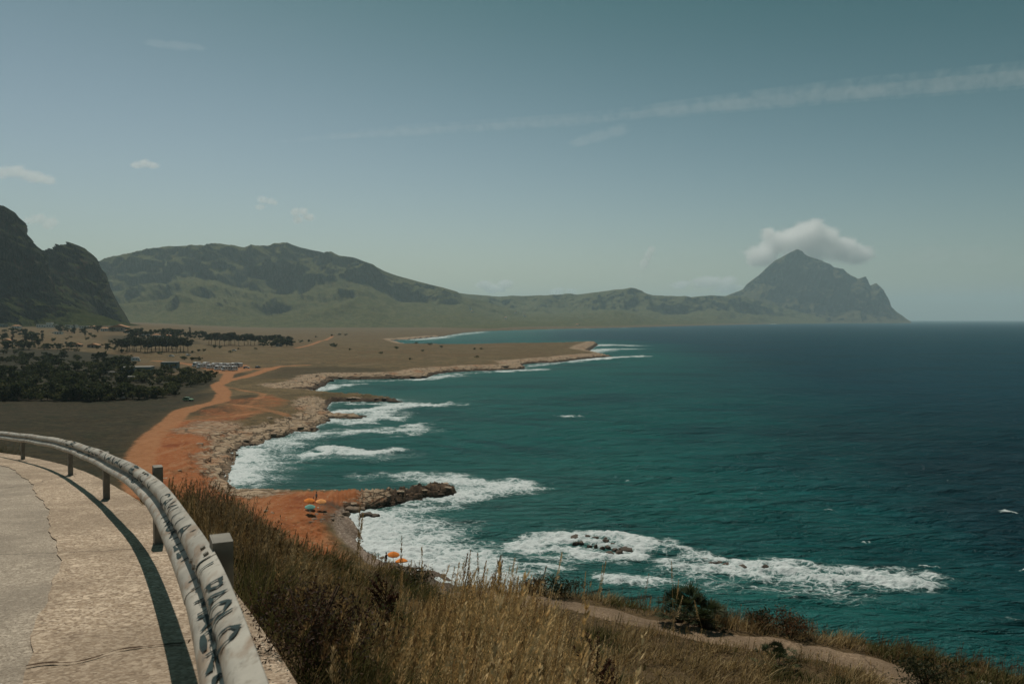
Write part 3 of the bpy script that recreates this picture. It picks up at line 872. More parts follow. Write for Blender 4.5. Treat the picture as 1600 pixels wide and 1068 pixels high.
def paving_material(name, base, chip, dark, vs, seed):
    M = Mat(name)
    P = M.pos()
    v1 = M.n('ShaderNodeTexVoronoi', Vector=P, Scale=vs)
    v2 = M.n('ShaderNodeTexVoronoi', Vector=P, Scale=vs * .45)
    n1 = M.noise(P, .8, 5); n2 = M.noise(P, 5, 5, .65); n3 = M.noise(P, vs * 1.2, 3, .6)
    cr, cg, cb = M.rgb(v1.outputs['Color'])[:3]
    c = M.mix(M.ramp(cr, .15, .95), base, chip)
    c = M.mix(M.math('MULTIPLY', M.ramp(cg, .78, .9), .6), c, dark)
    c = M.mix(M.math('MULTIPLY', M.ramp(v1.outputs['Distance'], .35, .75), .35), c, dark)
    r2 = M.rgb(v2.outputs['Color'])[0]
    c = M.mix(M.math('MULTIPLY', M.ramp(r2, .90, .95), .6), c, [min(1, x * 1.25) for x in chip])
    c = M.mix(M.math('MULTIPLY', M.ramp(n1, .40, .62), .5), c, [x * .58 for x in base])
    c = M.mix(M.math('MULTIPLY', M.ramp(n2, .52, .72), .35), c, dark)
    w = M.n('ShaderNodeTexVoronoi', {'feature': 'DISTANCE_TO_EDGE'}, Vector=M.n('ShaderNodeVectorMath', {'operation': 'ADD'}, _0=P, _1=M.n('ShaderNodeTexNoise', Vector=P, Scale=1.1, Detail=5.0).outputs[1]).outputs[0], Scale=.13).outputs['Distance']
    c = M.mix(M.math('MULTIPLY', M.ramp(w, .0035, .001), .55), c, [x * .3 for x in dark])
    h = M.math('ADD', M.math('MULTIPLY', v1.outputs['Distance'], -.5), M.math('MULTIPLY', n3, .5))
    h = M.math('SUBTRACT', h, M.math('MULTIPLY', M.ramp(w, .004, .0), .5))
    return M.done(M.principled(c, .92, .2, M.bump(h, .012, 1.0)))


ASPH = paving_material('worn_asphalt', (.34, .28, .215), (.50, .42, .33), (.16, .125, .09), 75, 1)
CONC = paving_material('gravel_concrete', (.36, .265, .18), (.58, .46, .34), (.13, .085, .055), 48, 2)
tag(strip('road', .84, 9.0, ASPH, 0.0), kind='structure')
sh = strip('pavement', .84, -.42, CONC, 0.012, k=10)
tag(sh, kind='structure')

V = []
jp = [on_road(a, b) for a, b in [(40, 1046), (70, 1042), (105, 1041), (150, 1031), (190, 1020), (235, 1013), (285, 1011)]]
jp = catmull(np.array([p[:2] for p in jp]), .03)
for i, p in enumerate(jp):
    w = .009 + .005 * math.sin(i * .9) + .004 * math.sin(i * 2.7); o_ = .012 * math.sin(i * .6)
    for sg in (-1, 1): V.append((p[0], p[1] + o_ + sg * w, float(road_z(p[1])) + .0235))
idx = np.arange(len(V)).reshape(-1, 2)
Q = np.stack([idx[:-1, 0], idx[1:, 0], idx[1:, 1], idx[:-1, 1]], -1)
link('joint', mesh_np('joint', np.array(V), Q, None, simple('dirt_filled_joint', (.085, .055, .035), .95, .1, .4, 12)), sh)


def rail_material():
    M = Mat('weathered_galvanised_steel')
    P = M.pos()
    n1 = M.noise(P, 2.2, 5, .6); n2 = M.noise(P, 14, 5, .65); n3 = M.noise(M.pos(1, 1, 6), 3, 4)
    c = M.mix(M.ramp(n1, .35, .65), (.33, .30, .25), (.47, .43, .36))
    c = M.mix(M.math('MULTIPLY', M.ramp(n2, .54, .68), .55), c, (.20, .16, .115))
    c = M.mix(M.math('MULTIPLY', M.ramp(n3, .50, .66), .65), c, (.23, .135, .07))
    n5 = M.noise(M.pos(9, 9, 60), 1.0, 4, .7)
    c = M.mix(M.math('MULTIPLY', M.ramp(n5, .55, .70), .6), c, (.12, .10, .08))
    return M.done(M.principled(c, .55, .4, M.bump(n2, .003, .6), .15))


RAILM = rail_material()
POSTM = simple('grey_post_steel', (.20, .18, .145), .7, .3, .25, 6)
PAINT = simple('dark_green_spray_paint', (.020, .038, .038), .75, .2, .35, 9)
PROF = [(0.000, .770), (.003, .7685), (.012, .765), (.060, .738), (.073, .728), (.081, .714), (.083, .698), (.083, .684), (.080, .669), (.071, .657), (.058, .648), (.020, .624), (.010, .617), (.007, .612),
        (.010, .606), (.020, .599), (.058, .574), (.071, .565), (.080, .553), (.083, .538), (.083, .524), (.080, .508), (.070, .496), (.056, .488), (.012, .466), (.004, .463)]
PROF = np.array(PROF)
PROF[:, 0] += (.77 - PROF[:, 1]) * .24 + .022 * np.clip((.63 - PROF[:, 1]) / .05, 0, 1)
PROF[:, 0] *= .78; PROF[:, 1] = .77 - (.77 - PROF[:, 1]) * .76
pl = np.concatenate([[0], np.cumsum(np.hypot(*np.diff(PROF, axis=0).T))])
pn = np.gradient(PROF, axis=0); pn = np.stack([-pn[:, 1], pn[:, 0]], 1); pn /= np.linalg.norm(pn, axis=1)[:, None]
if pn[6, 0] < 0: pn = -pn


def rail_pt(s, a, off=0.0):
    x, y, nx, ny = rail_at(s)
    n = np.interp(a, pl, PROF[:, 0]); z = np.interp(a, pl, PROF[:, 1])
    on = np.interp(a, pl, pn[:, 0]); oz = np.interp(a, pl, pn[:, 1])
    n = n + on * off; z = z + oz * off
    zz = road_z(y) + z + .006 * np.sin(np.asarray(s) * 1.7)
    return np.stack(np.broadcast_arrays(x + nx * n, y + ny * n, zz), -1)


guard = empty('guard_rail', (*rail_at(5.0)[:2], float(road_z(rail_at(5.0)[1]))))
tag(guard, 'weathered steel guard rail with sprayed writing curving along the roadside', 'guard rail')


def under(o, parent):
    o.parent = parent
    o.matrix_parent_inverse = Matrix.Translation(-Vector(parent.location))
    return o


# beam lengths overlap at every second post
POST_PX = [(27, 718), (99, 743), (165, 780), (232, 852)]
s_posts = []
for p in POST_PX:
    g = on_road(*p)
    i = np.argmin(np.hypot(RAIL[:, 0] - g[0], RAIL[:, 1] - g[1])); s_posts.append(RS_LEN[i])
g = on_road(349, 848, .80); i = np.argmin(np.hypot(RAIL[:, 0] - g[0], RAIL[:, 1] - g[1])); s_posts.append(RS_LEN[i])
s_posts = sorted(s_posts)
gap = s_posts[1] - s_posts[0]
s_posts = [s_posts[0] - 4.6] + s_posts + [s_posts[-1] + 6.0, s_posts[-1] + 12.0]
cuts = [0.3] + [s for s in s_posts[1::1]] + [RS_LEN[-1] - .3]
for k, (a, b) in enumerate(zip(cuts, cuts[1:])):
    ss = np.arange(a - .16, b + .16, .06 if a < 12 else .12)
    off = .0035 if k % 2 else 0.0
    fr = np.stack([rail_pt(s, pl, off) for s in ss]); bk = np.stack([rail_pt(s, pl, off - .003) for s in ss])
    m, k2 = fr.shape[:2]
    V = np.concatenate([fr.reshape(-1, 3), bk.reshape(-1, 3)])
    i1 = np.arange(m * k2).reshape(m, k2); i2 = i1 + m * k2
    q = lambda I: np.stack([I[:-1, :-1], I[:-1, 1:], I[1:, 1:], I[1:, :-1]], -1).reshape(-1, 4)
    edge = lambda A1, A2: np.stack([A1[:-1], A2[:-1], A2[1:], A1[1:]], -1)
    Q = np.concatenate([q(i1), q(i2)[:, ::-1], edge(i1[:, 0], i2[:, 0]), edge(i1[:, -1], i2[:, -1])[:, ::-1], edge(i1[0], i2[0])[:, ::-1], edge(i1[-1], i2[-1])])
    under(link('beam', mesh_np('beam', V, Q, None, RAILM)), guard)
for s in s_posts:
    x, y, nx, ny = [float(v) for v in rail_at(s)]
    mb = MB(); zb = float(road_z(y)); rz = math.atan2(ny, nx)
    hx = .05 if s < 17 else -.02
    po = .045 if 11 < s < 17 else -.01
    # C-shaped post: two flanges and a web
    c = Vector((x, y, zb)); nv = Vector((nx, ny, 0)); tv = Vector((-ny, nx, 0))
    for (dn, dt, sn, st) in ((-.006 - po, 0, .008, .160), (-.050 - po, .076, .080, .008), (-.050 - po, -.076, .080, .008)):
        mb.box(c + nv * dn + tv * dt + Vector((0, 0, .25 + hx / 2)), (sn, st, 1.04 + hx), rz, .002)
    mb.box(c + nv * (-.050 - po) + Vector((0, 0, .767 + hx)), (.080, .15, .006), rz)
    o = under(mb.build('post', POSTM), guard)
    bo = MB()
    bo.tube([c + nv * .028 + Vector((0, 0, .651)), c + nv * .058 + Vector((0, 0, .651))], .014, 8)
    b = bo.build('bolt', RAILM); b.parent = o
for s in s_posts[1:6]:
    for ds in (-.09, .09):
        for a_ in (.035, .105):
            p0, p1 = rail_pt(s + ds, a_, .004), rail_pt(s + ds, a_, .016)
            under(MB().tube([p0, p1], .0125, 6).build('bolt', POSTM), guard)
# sprayed writing
GL = {'A': [[(0, 0), (.3, 1), (.6, 0)], [(.12, .4), (.48, .4)]], 'C': [[(.6, .85), (.35, 1), (.08, .75), (.02, .4), (.15, .08), (.4, 0), (.6, .15)]], 'M': [[(0, 0), (.05, 1), (.3, .35), (.55, 1), (.62, 0)]],
      'I': [[(.1, 0), (.14, 1)]], 'L': [[(.05, 1), (.05, 0), (.55, .02)]], 'O': [[(.3, 1), (.05, .7), (.05, .3), (.3, 0), (.56, .3), (.56, .7), (.3, 1)]], 'P': [[(.05, 0), (.05, 1), (.45, .95), (.55, .75), (.4, .52), (.05, .48)]],
      'R': [[(.05, 0), (.05, 1), (.45, .95), (.52, .75), (.4, .55), (.05, .5), (.55, 0)]], 'U': [[(.02, 1), (.05, .25), (.28, 0), (.52, .25), (.56, 1)]], 'N': [[(0, 0), (.03, 1), (.52, 0), (.56, 1)]], 'F': [[(.05, 0), (.05, 1), (.55, 1)], [(.05, .55), (.4, .55)]],
      'E': [[(.55, 1), (.05, 1), (.05, 0), (.58, 0)], [(.05, .5), (.42, .5)]], 'T': [[(.3, 0), (.3, 1)], [(0, 1), (.62, 1)]], 'K': [[(.05, 0), (.05, 1)], [(.52, 1), (.08, .48), (.56, 0)]], "'": [[(.2, 1), (.15, .72)]], ' ': []}


def writing(text, s_near, s_far, a_top, a_bot, wd_):
    """letters run from the far end (first letter) to the near end"""
    V, Q = [], []
    n = len(text); pitch = (s_far - s_near) / n
    for i, ch in enumerate(text):
        for st in GL[ch]:
            pts = []
            for (p, q_) in zip(st, st[1:]):
                for k in range(7): pts.append((p[0] + (q_[0] - p[0]) * k / 7, p[1] + (q_[1] - p[1]) * k / 7))
            pts.append(st[-1]); pts = np.array(pts)
            pts = pts + np.stack([.02 * np.sin(pts[:, 1] * 5 + i), .02 * np.sin(pts[:, 0] * 6 + i)], 1)
            S = s_far - (i + pts[:, 0] / .72) * pitch
            A_ = a_bot + (a_top - a_bot) * np.clip(pts[:, 1], 0, 1.0)
            t = np.stack([np.gradient(S), np.gradient(A_)], 1); t /= np.linalg.norm(t, axis=1)[:, None] + 1e-9
            o_ = np.stack([-t[:, 1], t[:, 0]], 1) * wd_ * (.85 + .3 * np.sin(np.arange(len(S)) * .7 + i))[:, None] * .5
            b = len(V)
            for j in range(len(S)):
                for sg in (1, 0, -1):
                    V.append(rail_pt(S[j] + sg * o_[j, 0], np.clip(A_[j] + sg * o_[j, 1], 0.002, pl[-1] - .002), .0062))
                if j:
                    for w in (0, 1): Q.append((b + 3 * (j - 1) + w, b + 3 * (j - 1) + w + 1, b + 3 * j + w + 1, b + 3 * j + w))
    o = link('graffiti', mesh_np('graffiti', np.array(V), np.array(Q), None, PAINT))
    under(o, guard)
    return o


def s_of(px, py, h=RH):
    g = on_road(px, py, h); i = np.argmin(np.hypot(RAIL[:, 0] - g[0], RAIL[:, 1] - g[1])); return RS_LEN[i]


au, al = .022, .118
writing('IL PAOLO', s_of(389, 985), s_of(333, 862), au, al, .020)['label'] = 'dark sprayed name in large capitals on the near beam'
writing("CAMILLA'", s_of(318, 833), s_of(268, 768), au, al, .020)
writing('CIU', s_of(252, 752), s_of(232, 736), au, al, .020)
writing('FULLINANAUIE', s_of(222, 731), s_of(140, 697), au, al, .028)
writing('ILR', s_of(124, 692), s_of(102, 686), au, al, .03)
writing('MAERO', s_of(400, 1012), s_of(345, 880), .18, .25, .023)
writing('INOKILLI T', s_of(335, 862), s_of(272, 775), .18, .248, .022)
writing('IIOII', s_of(240, 742), s_of(205, 722), .18, .248, .022)
writing('ILIOINI', s_of(160, 703), s_of(110, 688), .18, .248, .022)

# ------------------------------------------------------------------ path on the slope
PATHM = paving_material('trodden_earth', (.20, .135, .082), (.28, .20, .13), (.10, .065, .038), 45, 3)
pe = [(560, 905, 20.3), (640, 921, 20.3), (720, 934, 20.2), (805, 943, 19.8), (900, 956, 19.35), (989, 970, 18.6), (1060, 986, 18.1), (1120, 997, 17.55), (1240, 1014, 17.0), (1352, 1036, 16.25), (1412, 1056, 15.55), (1440, 1080, 14.9), (1470, 1110, 14.3), (1500, 1150, 13.6)]
PC = catmull(np.array([((a - 800) / F * d, d) for a, b, d in pe]), .15)
tg = np.gradient(PC, axis=0); tg /= np.linalg.norm(tg, axis=1)[:, None]; pnm = np.stack([-tg[:, 1], tg[:, 0]], 1)
V = []
for i, (p, nn) in enumerate(zip(PC, pnm)):
    w = .42 + .08 * math.sin(i * .11) + .05 * math.sin(i * .5)
    for k in np.linspace(-1, 1, 9): V.append((*(p + nn * k * w), 0))
V = np.array(V); V[:, 2] = near_z(V[:, 0], V[:, 1]) + .025 - .03 * np.tile(np.abs(np.linspace(-1, 1, 9)) ** 4, len(PC)) + fbm(V[:, 0] * 2, V[:, 1] * 2, 3, 4) * .02
idx = np.arange(len(V)).reshape(len(PC), 9)
Q = np.stack([idx[:-1, :-1], idx[1:, :-1], idx[1:, 1:], idx[:-1, 1:]], -1).reshape(-1, 4)
tag(link('path', mesh_np('path', V, Q, None, PATHM)), kind='structure')


def path_d(x, y):
    return poly_sd(x, y, PC[::4], False)


# ------------------------------------------------------------------ grass on the slope
print('grass')


def leaf_material(name, trans=.35, rough=.7):
    M = Mat(name)
    c = M.attr('tint').outputs['Color']
    d = M.principled(c, rough, .15)
    t = M.n('ShaderNodeBsdfTranslucent', Color=c)
    return M.done(M.n('ShaderNodeMixShader', _0=trans, _1=d.outputs[0], _2=t.outputs[0]))


GRASSM = leaf_material('grass_blades')


def scatter(n, pxr, dfun, wfun=None):
    px = RNG.uniform(pxr[0], pxr[1], n)
    rb = np.interp(px, BROW[:, 0], BROW[:, 1])
    d = dfun(n, rb)
    x = (px - 800) / F * d; y = d
    nn = rail_n(x, y)
    ok = (nn < -.47)
    return x[ok], y[ok], px[ok], d[ok]


def blades(x, y, h, w, lean, leanvar, tint, segs=3, curl=.5):
    n = len(x)
    z = near_z(x, y) - .03
    a = RNG.uniform(0, 2 * math.pi, n)
    lx = lean[0] + RNG.normal(0, leanvar, n); ly = lean[1] + RNG.normal(0, leanvar, n)
    wx, wy = np.cos(a) * w, np.sin(a) * w
    V = []
    for k in range(segs):
        t = k / segs
        b = t + curl * t * t
        cx = x + lx * h * b; cy = y + ly * h * b; cz = z + h * t * (1 - .12 * t * (lx * lx + ly * ly))
        ww = (1 - t * .75)
        V.append(np.stack([cx - wx * ww, cy - wy * ww, cz], 1)); V.append(np.stack([cx + wx * ww, cy + wy * ww, cz], 1))
    b = 1 + curl
    V.append(np.stack([x + lx * h * b, y + ly * h * b, z + h * (1 - .2 * np.clip(lx * lx + ly * ly, 0, 1.5))], 1))
    k = 2 * segs + 1
    V = np.stack(V, 1).reshape(-1, 3)
    base = np.arange(n)[:, None] * k
    Q = np.concatenate([base + np.array([2 * j, 2 * j + 1, 2 * j + 3, 2 * j + 2]) for j in range(segs - 1)]) if segs > 1 else None
    T = base + np.array([2 * segs - 2, 2 * segs - 1, 2 * segs])
    C = np.repeat(tint, k, 0)
    return V, Q, T, C


def merge(parts):
    Vs, Qs, Ts, Cs = [], [], [], []; o = 0
    for V, Q, T, C in parts:
        Vs.append(V); Cs.append(C)
        if Q is not None: Qs.append(Q + o)
        if T is not None: Ts.append(T + o)
        o += len(V)
    return np.concatenate(Vs), np.concatenate(Qs) if Qs else None, np.concatenate(Ts) if Ts else None, np.concatenate(Cs)


def tints(n, cols, wts, var=.25):
    cols = np.array(cols); i = RNG.choice(len(cols), n, p=np.array(wts) / sum(wts))
    return cols[i] * RNG.uniform(1 - var, 1 + var, (n, 1))


DRY = [(.33, .235, .11), (.24, .165, .072), (.44, .33, .175), (.11, .075, .034)]
OLV = [(.085, .082, .026), (.13, .115, .040), (.045, .045, .016), (.20, .14, .06)]
dens = lambda n, rb: np.minimum(1.3 + (rb + 1.6) * RNG.random(n) ** .75, rb + 2.0)
parts = []
x, y, px, d = scatter(175000, (215, 1780), dens)
pd = path_d(x, y)
cl = fbm(x / 1.1, y / 1.1, 3, 61)
grn = fbm(x / 2.6, y / 2.6, 3, 66) + .35 * np.exp(-((px - 590) / 110) ** 2) - .22 * np.exp(-((px - 800) / 160) ** 2) - .1
ok = (pd > .5 + .12 * cl) & (RNG.random(len(x)) < np.clip(.75 + cl * .8, .12, 1))
beyond = d > np.interp(px, PC[:, 0] / PC[:, 1] * F + 800, PC[:, 1])
x, y, px, d, cl, grn, beyond = [v[ok] for v in (x, y, px, d, cl, grn, beyond)]
h = RNG.uniform(.18, .5, len(x)) * np.clip(1 + cl * .9, .5, 1.7)
h *= np.interp(px, [300, 420, 500, 620, 740], [.8, .66, .55, .55, .95])
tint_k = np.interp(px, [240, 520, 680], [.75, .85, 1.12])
h *= np.where((px > 780), np.where(beyond, .55, np.interp(d, [9, 13, 17], [1.1, .75, .5])), 1)
tint = np.where((grn > .02)[:, None], tints(len(x), OLV, (3, 3, 2, 2)), tints(len(x), DRY, (3, 3, 1.5, 2)))
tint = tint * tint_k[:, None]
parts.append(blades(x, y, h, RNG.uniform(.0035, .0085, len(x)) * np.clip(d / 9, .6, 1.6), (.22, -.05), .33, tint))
V, Q, T, C = merge(parts)
tag(link('grass', mesh_np('grass', V, Q, T, GRASSM, {'tint': C}, smooth=False)), 'dry brown and olive grass covering the slope below the guard rail', 'grass', None, 'stuff')

# tall stalks with feathery seed heads
def stalks(x, y, h, lean, tint, headn=16, headl=.32, spread=.028, wst=.0032):
    n = len(x)
    z = near_z(x, y) - .03
    lx = lean[0] + RNG.normal(0, .12, n); ly = lean[1] + RNG.normal(0, .12, n)
    a = RNG.uniform(0, math.pi, n)
    lev = [0, .35, .7, 1.0]
    P = [np.stack([x + lx * h * (t + .35 * t * t) * .8, y + ly * h * (t + .35 * t * t) * .8, z + h * t], 1) for t in lev]
    wx = np.stack([np.cos(a), np.sin(a), np.zeros(n)], 1) * (wst * np.clip(np.hypot(x, y) / 8, .7, 1.6))[:, None]
    V = np.stack([v for t, p in zip(lev, P) for v in (p - wx * (1 - .5 * t), p + wx * (1 - .5 * t))], 1).reshape(-1, 3)
    base = np.arange(n)[:, None] * 8
    Q = np.concatenate([base + np.array([2 * j, 2 * j + 1, 2 * j + 3, 2 * j + 2]) for j in range(3)])
    C = np.repeat(tint * .8, 8, 0)
    t = RNG.random((n, headn)); hl = (headl * h * RNG.uniform(.7, 1.3, n))[:, None]
    dirv = np.stack([lx * .9, ly * .9, np.ones(n)], 1); dirv /= np.linalg.norm(dirv, axis=1)[:, None]
    c = P[3][:, None, :] - dirv[:, None, :] * (hl * (1 - t))[..., None] + dirv[:, None, :] * .05
    ang = RNG.uniform(0, 2 * math.pi, (n, headn)); sp = spread * (1 - .75 * t) * RNG.uniform(.3, 1.2, (n, headn))
    c = c + np.stack([np.cos(ang) * sp, np.sin(ang) * sp, np.zeros_like(sp)], -1)
    L = RNG.uniform(.014, .032, (n, headn))[..., None]; wv = RNG.uniform(.0025, .006, (n, headn))[..., None]
    dv = dirv[:, None, :] + np.stack([np.cos(ang), np.sin(ang), RNG.uniform(-.2, .6, (n, headn))], -1) * .55
    sv = np.stack([-np.sin(ang), np.cos(ang), np.zeros_like(ang)], -1)
    A_ = c - dv * L * .5; B_ = c + sv * wv; C_ = c + dv * L * .6; D_ = c - sv * wv
    HV = np.stack([A_, B_, C_, D_], 2).reshape(-1, 3)
    HQ = np.arange(n * headn)[:, None] * 4 + np.arange(4) + len(V)
    HC_ = np.repeat(np.repeat(tint, headn, 0) * RNG.uniform(.7, 1.35, (n * headn, 1)), 4, 0)
    return np.concatenate([V, HV]), np.concatenate([Q, HQ]), None, np.concatenate([C, HC_])


STK = [(.50, .34, .155), (.37, .24, .10), (.58, .43, .23), (.20, .12, .052)]
parts = []
# general stand, thickest in the middle of the slope
x, y, px, d = scatter(15000, (240, 1560), lambda n, rb: np.minimum(2.2 + (rb) * RNG.random(n) ** .8, rb + .9))
cl = fbm(x / 1.3, y / 1.3, 3, 71)
pr = .10 + .95 * np.exp(-((px - 790) / 170) ** 2) * (d < 15) + .35 * np.exp(-((px - 480) / 110) ** 2) + cl * .35
pr = np.where(px > 1080, pr * .6, pr)
pr = np.where(d < 4, pr * .35, pr)
ok = (RNG.random(len(x)) < pr) & (path_d(x, y) > .6) & ~((px > 800) & (d > 13.5))
x, y, px, d = x[ok], y[ok], px[ok], d[ok]
h = RNG.uniform(.55, 1.0, len(x)) * np.where((np.abs(px - 790) < 170) & (d < 13), 1.2, 1)
h = np.where(px > 960, h * .62, h)
h = h * np.interp(px, [300, 420, 500, 620, 720], [.6, .5, .42, .45, .88])
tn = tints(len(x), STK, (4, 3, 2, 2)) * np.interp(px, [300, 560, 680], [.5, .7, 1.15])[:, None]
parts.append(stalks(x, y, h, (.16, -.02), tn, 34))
# the few that stand up against the sea
SING = [(1078, 872, 16.5, 1030), (1010, 935, 16.2, 1010), (1038, 930, 16.5, 1020), (1050, 930, 16, 1010), (935, 895, 13, 1020), (945, 890, 13.4, 1010), (925, 905, 13.2, 1010), (690, 868, 9, 1000), (705, 860, 9, 1010), (715, 865, 9.2, 1000), (722, 868, 9.4, 1000), (738, 862, 9.3, 1010),
        (742, 858, 9.0, 1000), (776, 878, 9.5, 1010), (782, 868, 9.6, 1000), (795, 872, 9.9, 1000), (805, 890, 9.5, 1000), (834, 898, 10, 1000), (660, 850, 8.6, 980), (592, 818, 7.5, 960), (565, 822, 7.7, 930), (1125, 940, 16, 1020), (1180, 960, 15.5, 1030), (868, 880, 11, 1000), (1005, 900, 15, 1000), (680, 880, 9.5, 0), (670, 888, 9.8, 0), (752, 880, 10, 0), (765, 872, 9.6, 0), (812, 900, 10, 0), (820, 915, 10.2, 0), (845, 925, 10.5, 0), (700, 885, 10.4, 0), (640, 892, 10, 0), (728, 885, 10.3, 0), (788, 895, 10.4, 0), (1068, 905, 16.8, 0)]
for px_, py_, d_, base in SING:
    p = wd(px_, py_, d_)
    zz = gz(p[0] - .15, p[1]); hh = max(.35, p[2] - zz)
    X1 = np.array([p[0] - .16 * hh]); Y1 = np.array([p[1]])
    parts.append(stalks(X1, Y1, np.array([hh]), (.14, 0), tints(1, STK, (4, 3, 1, 3)), 130, .36 if hh < 1.3 else .3, .03, .0032))
n_ = 1000
px_ = RNG.uniform(820, 1440, n_); dp_ = np.interp(px_, PC[:, 0] / PC[:, 1] * F + 800, PC[:, 1])
d_ = dp_ - .45 - np.abs(RNG.normal(0, .7, n_)); x, y = (px_ - 800) / F * d_, d_
cl = fbm(x / .8, y / .8, 3, 171); ok = (cl > -.15) & (path_d(x, y) > .3); x, y = x[ok], y[ok]
parts.append(stalks(x, y, RNG.uniform(.1, .32, len(x)), (.16, -.02), tints(len(x), STK + OLV, (3, 3, 2, 2, 3, 2, 2, 1)), 12, .6))
V, Q, T, C = merge(parts)
tag(link('dry_stalks', mesh_np('dry_stalks', V, Q, T, GRASSM, {'tint': C}, smooth=False)), 'tall golden grass stalks with feathery seed heads on the slope', 'grass', None, 'stuff')

# thicket of twiggy dry stems close to the rail
parts = []
px = RNG.normal(325, 45, 900); d = RNG.uniform(6.0, 11.2, 900)
x = (px - 800) / F * d; y = d
ok = (rail_n(x, y) < -.7) & (px < 450) & (px > 262); x, y, px, d = x[ok], y[ok], px[ok], d[ok]
parts.append(stalks(x, y, RNG.uniform(.25, .7, len(x)), (.05, 0), tints(len(x), [(.13, .095, .055), (.20, .145, .08), (.07, .055, .032)], (3, 2, 3)), 14, .75, .07))
x2 = RNG.uniform(0, 1700, 2600); d2 = np.interp(x2, BROW[:, 0], BROW[:, 1]) + RNG.uniform(-.5, 1.2, 2600)
x, y = (x2 - 800) / F * d2, d2
cl = fbm(x / 1.0, y / 1.0, 3, 91)
ok = (path_d(x, y) > .62) & (rail_n(x, y) < -.6) & (cl > -.05) & (x2 > 780)
x, y = x[ok], y[ok]
parts.append(stalks(x, y, RNG.uniform(.2, .5, len(x)), (.08, 0), tints(len(x), [(.26, .13, .055), (.15, .085, .04), (.09, .06, .03)], (3, 3, 2)), 14, .8, .07))
x2 = RNG.uniform(-100, 300, 1500); d2 = np.interp(x2, BROW[:, 0], BROW[:, 1]) + RNG.uniform(-1.4, .6, 1500)
x, y = (x2 - 800) / F * d2, d2
ok = (rail_n(x, y) < -.55)
x, y = x[ok], y[ok]
parts.append(stalks(x, y, RNG.uniform(.12, .5, len(x)), (.05, 0), tints(len(x), [(.10, .085, .03), (.06, .06, .022), (.14, .09, .045)], (3, 3, 2)), 16, .85, .08))
V, Q, T, C = merge(parts)
tag(link('undergrowth', mesh_np('undergrowth', V, Q, T, GRASSM, {'tint': C}, smooth=False)), 'twiggy dry undergrowth along the brow of the slope and behind the rail', 'undergrowth', None, 'stuff')

# ------------------------------------------------------------------ plants one can point at
LEAFM = leaf_material('dark_leaves', .25)
STEMM = simple('brown_stem', (.10, .065, .04), .9, .1, .3, 10)


def fan_palm(loc, hgt, nl, label, seed):
    rs = np.random.default_rng(seed)
    root = empty('dwarf_palm', loc); tag(root, label, 'palm', 'dwarf palms beside the path')
    mb = MB()
    for k in range(3):
        a = rs.uniform(0, 6.28); l = hgt * rs.uniform(.15, .28)
        mb.tube([(0, 0, -.1), (math.cos(a) * .12, math.sin(a) * .12, l * .6), (math.cos(a) * .22, math.sin(a) * .22, l)], [.09, .08, .06], 8)
    mb.build('trunk', STEMM, root, True)
    V, Q, C = [], [], []
    for i in range(nl):
        a = rs.uniform(0, 6.28); el = rs.uniform(.0, 1.45); L = hgt * rs.uniform(.4, .8)
        dv = np.array([math.cos(a) * math.cos(el), math.sin(a) * math.cos(el), math.sin(el)])
        b0 = np.array([math.cos(a) * .15, math.sin(a) * .15, hgt * rs.uniform(.1, .4)])
        tip = b0 + dv * L; tip[2] = max(tip[2], .05)
        side = np.array([-math.sin(a), math.cos(a), 0]); up = np.cross(side, dv)
        col = np.array([(.040, .052, .020), (.060, .070, .028), (.028, .036, .015), (.12, .095, .045)][rs.choice(4, p=[.4, .3, .22, .08])]) * rs.uniform(.8, 1.2)
        b = len(V); w = .007
        V += [b0 - side * w, b0 + side * w, tip + side * w, tip - side * w]; Q.append((b, b + 1, b + 2, b + 3)); C += [col] * 4
        fl = hgt * rs.uniform(.36, .52)
        for f in np.linspace(-1.35, 1.35, 15):
            fd = dv * math.cos(f) + side * math.sin(f) + up * .12 * rs.normal()
            e1 = tip + fd * fl * (1 - .12 * abs(f)) * rs.uniform(.85, 1.1); e1[2] -= .03
            pw = np.cross(fd, up); pw = pw / (np.linalg.norm(pw) + 1e-6) * hgt * .024
            m_ = tip + (e1 - tip) * .55
            b = len(V)
            V += [tip, m_ - pw, e1, m_ + pw]; Q.append((b, b + 1, b + 2, b + 3)); C += [col * rs.uniform(.85, 1.15)] * 4
    link('crown', mesh_np('crown', np.array(V), np.array(Q), None, LEAFM, {'tint': np.array(C)}, smooth=False), root)
    return root


def at_near(px, d):
    x = (px - 800) / F * d
    return (x, d, gz(x, d))


fan_palm(at_near(1070, 18.6), .62, 60, 'largest dark dwarf palm, standing on the sea side of the path', 1)
fan_palm(at_near(1104, 18.3), .52, 48, 'dark dwarf palm at the right of the largest one beside the path', 2)
fan_palm(at_near(1216, 16.0), .36, 34, 'small dwarf palm on the slope just above the path', 3)


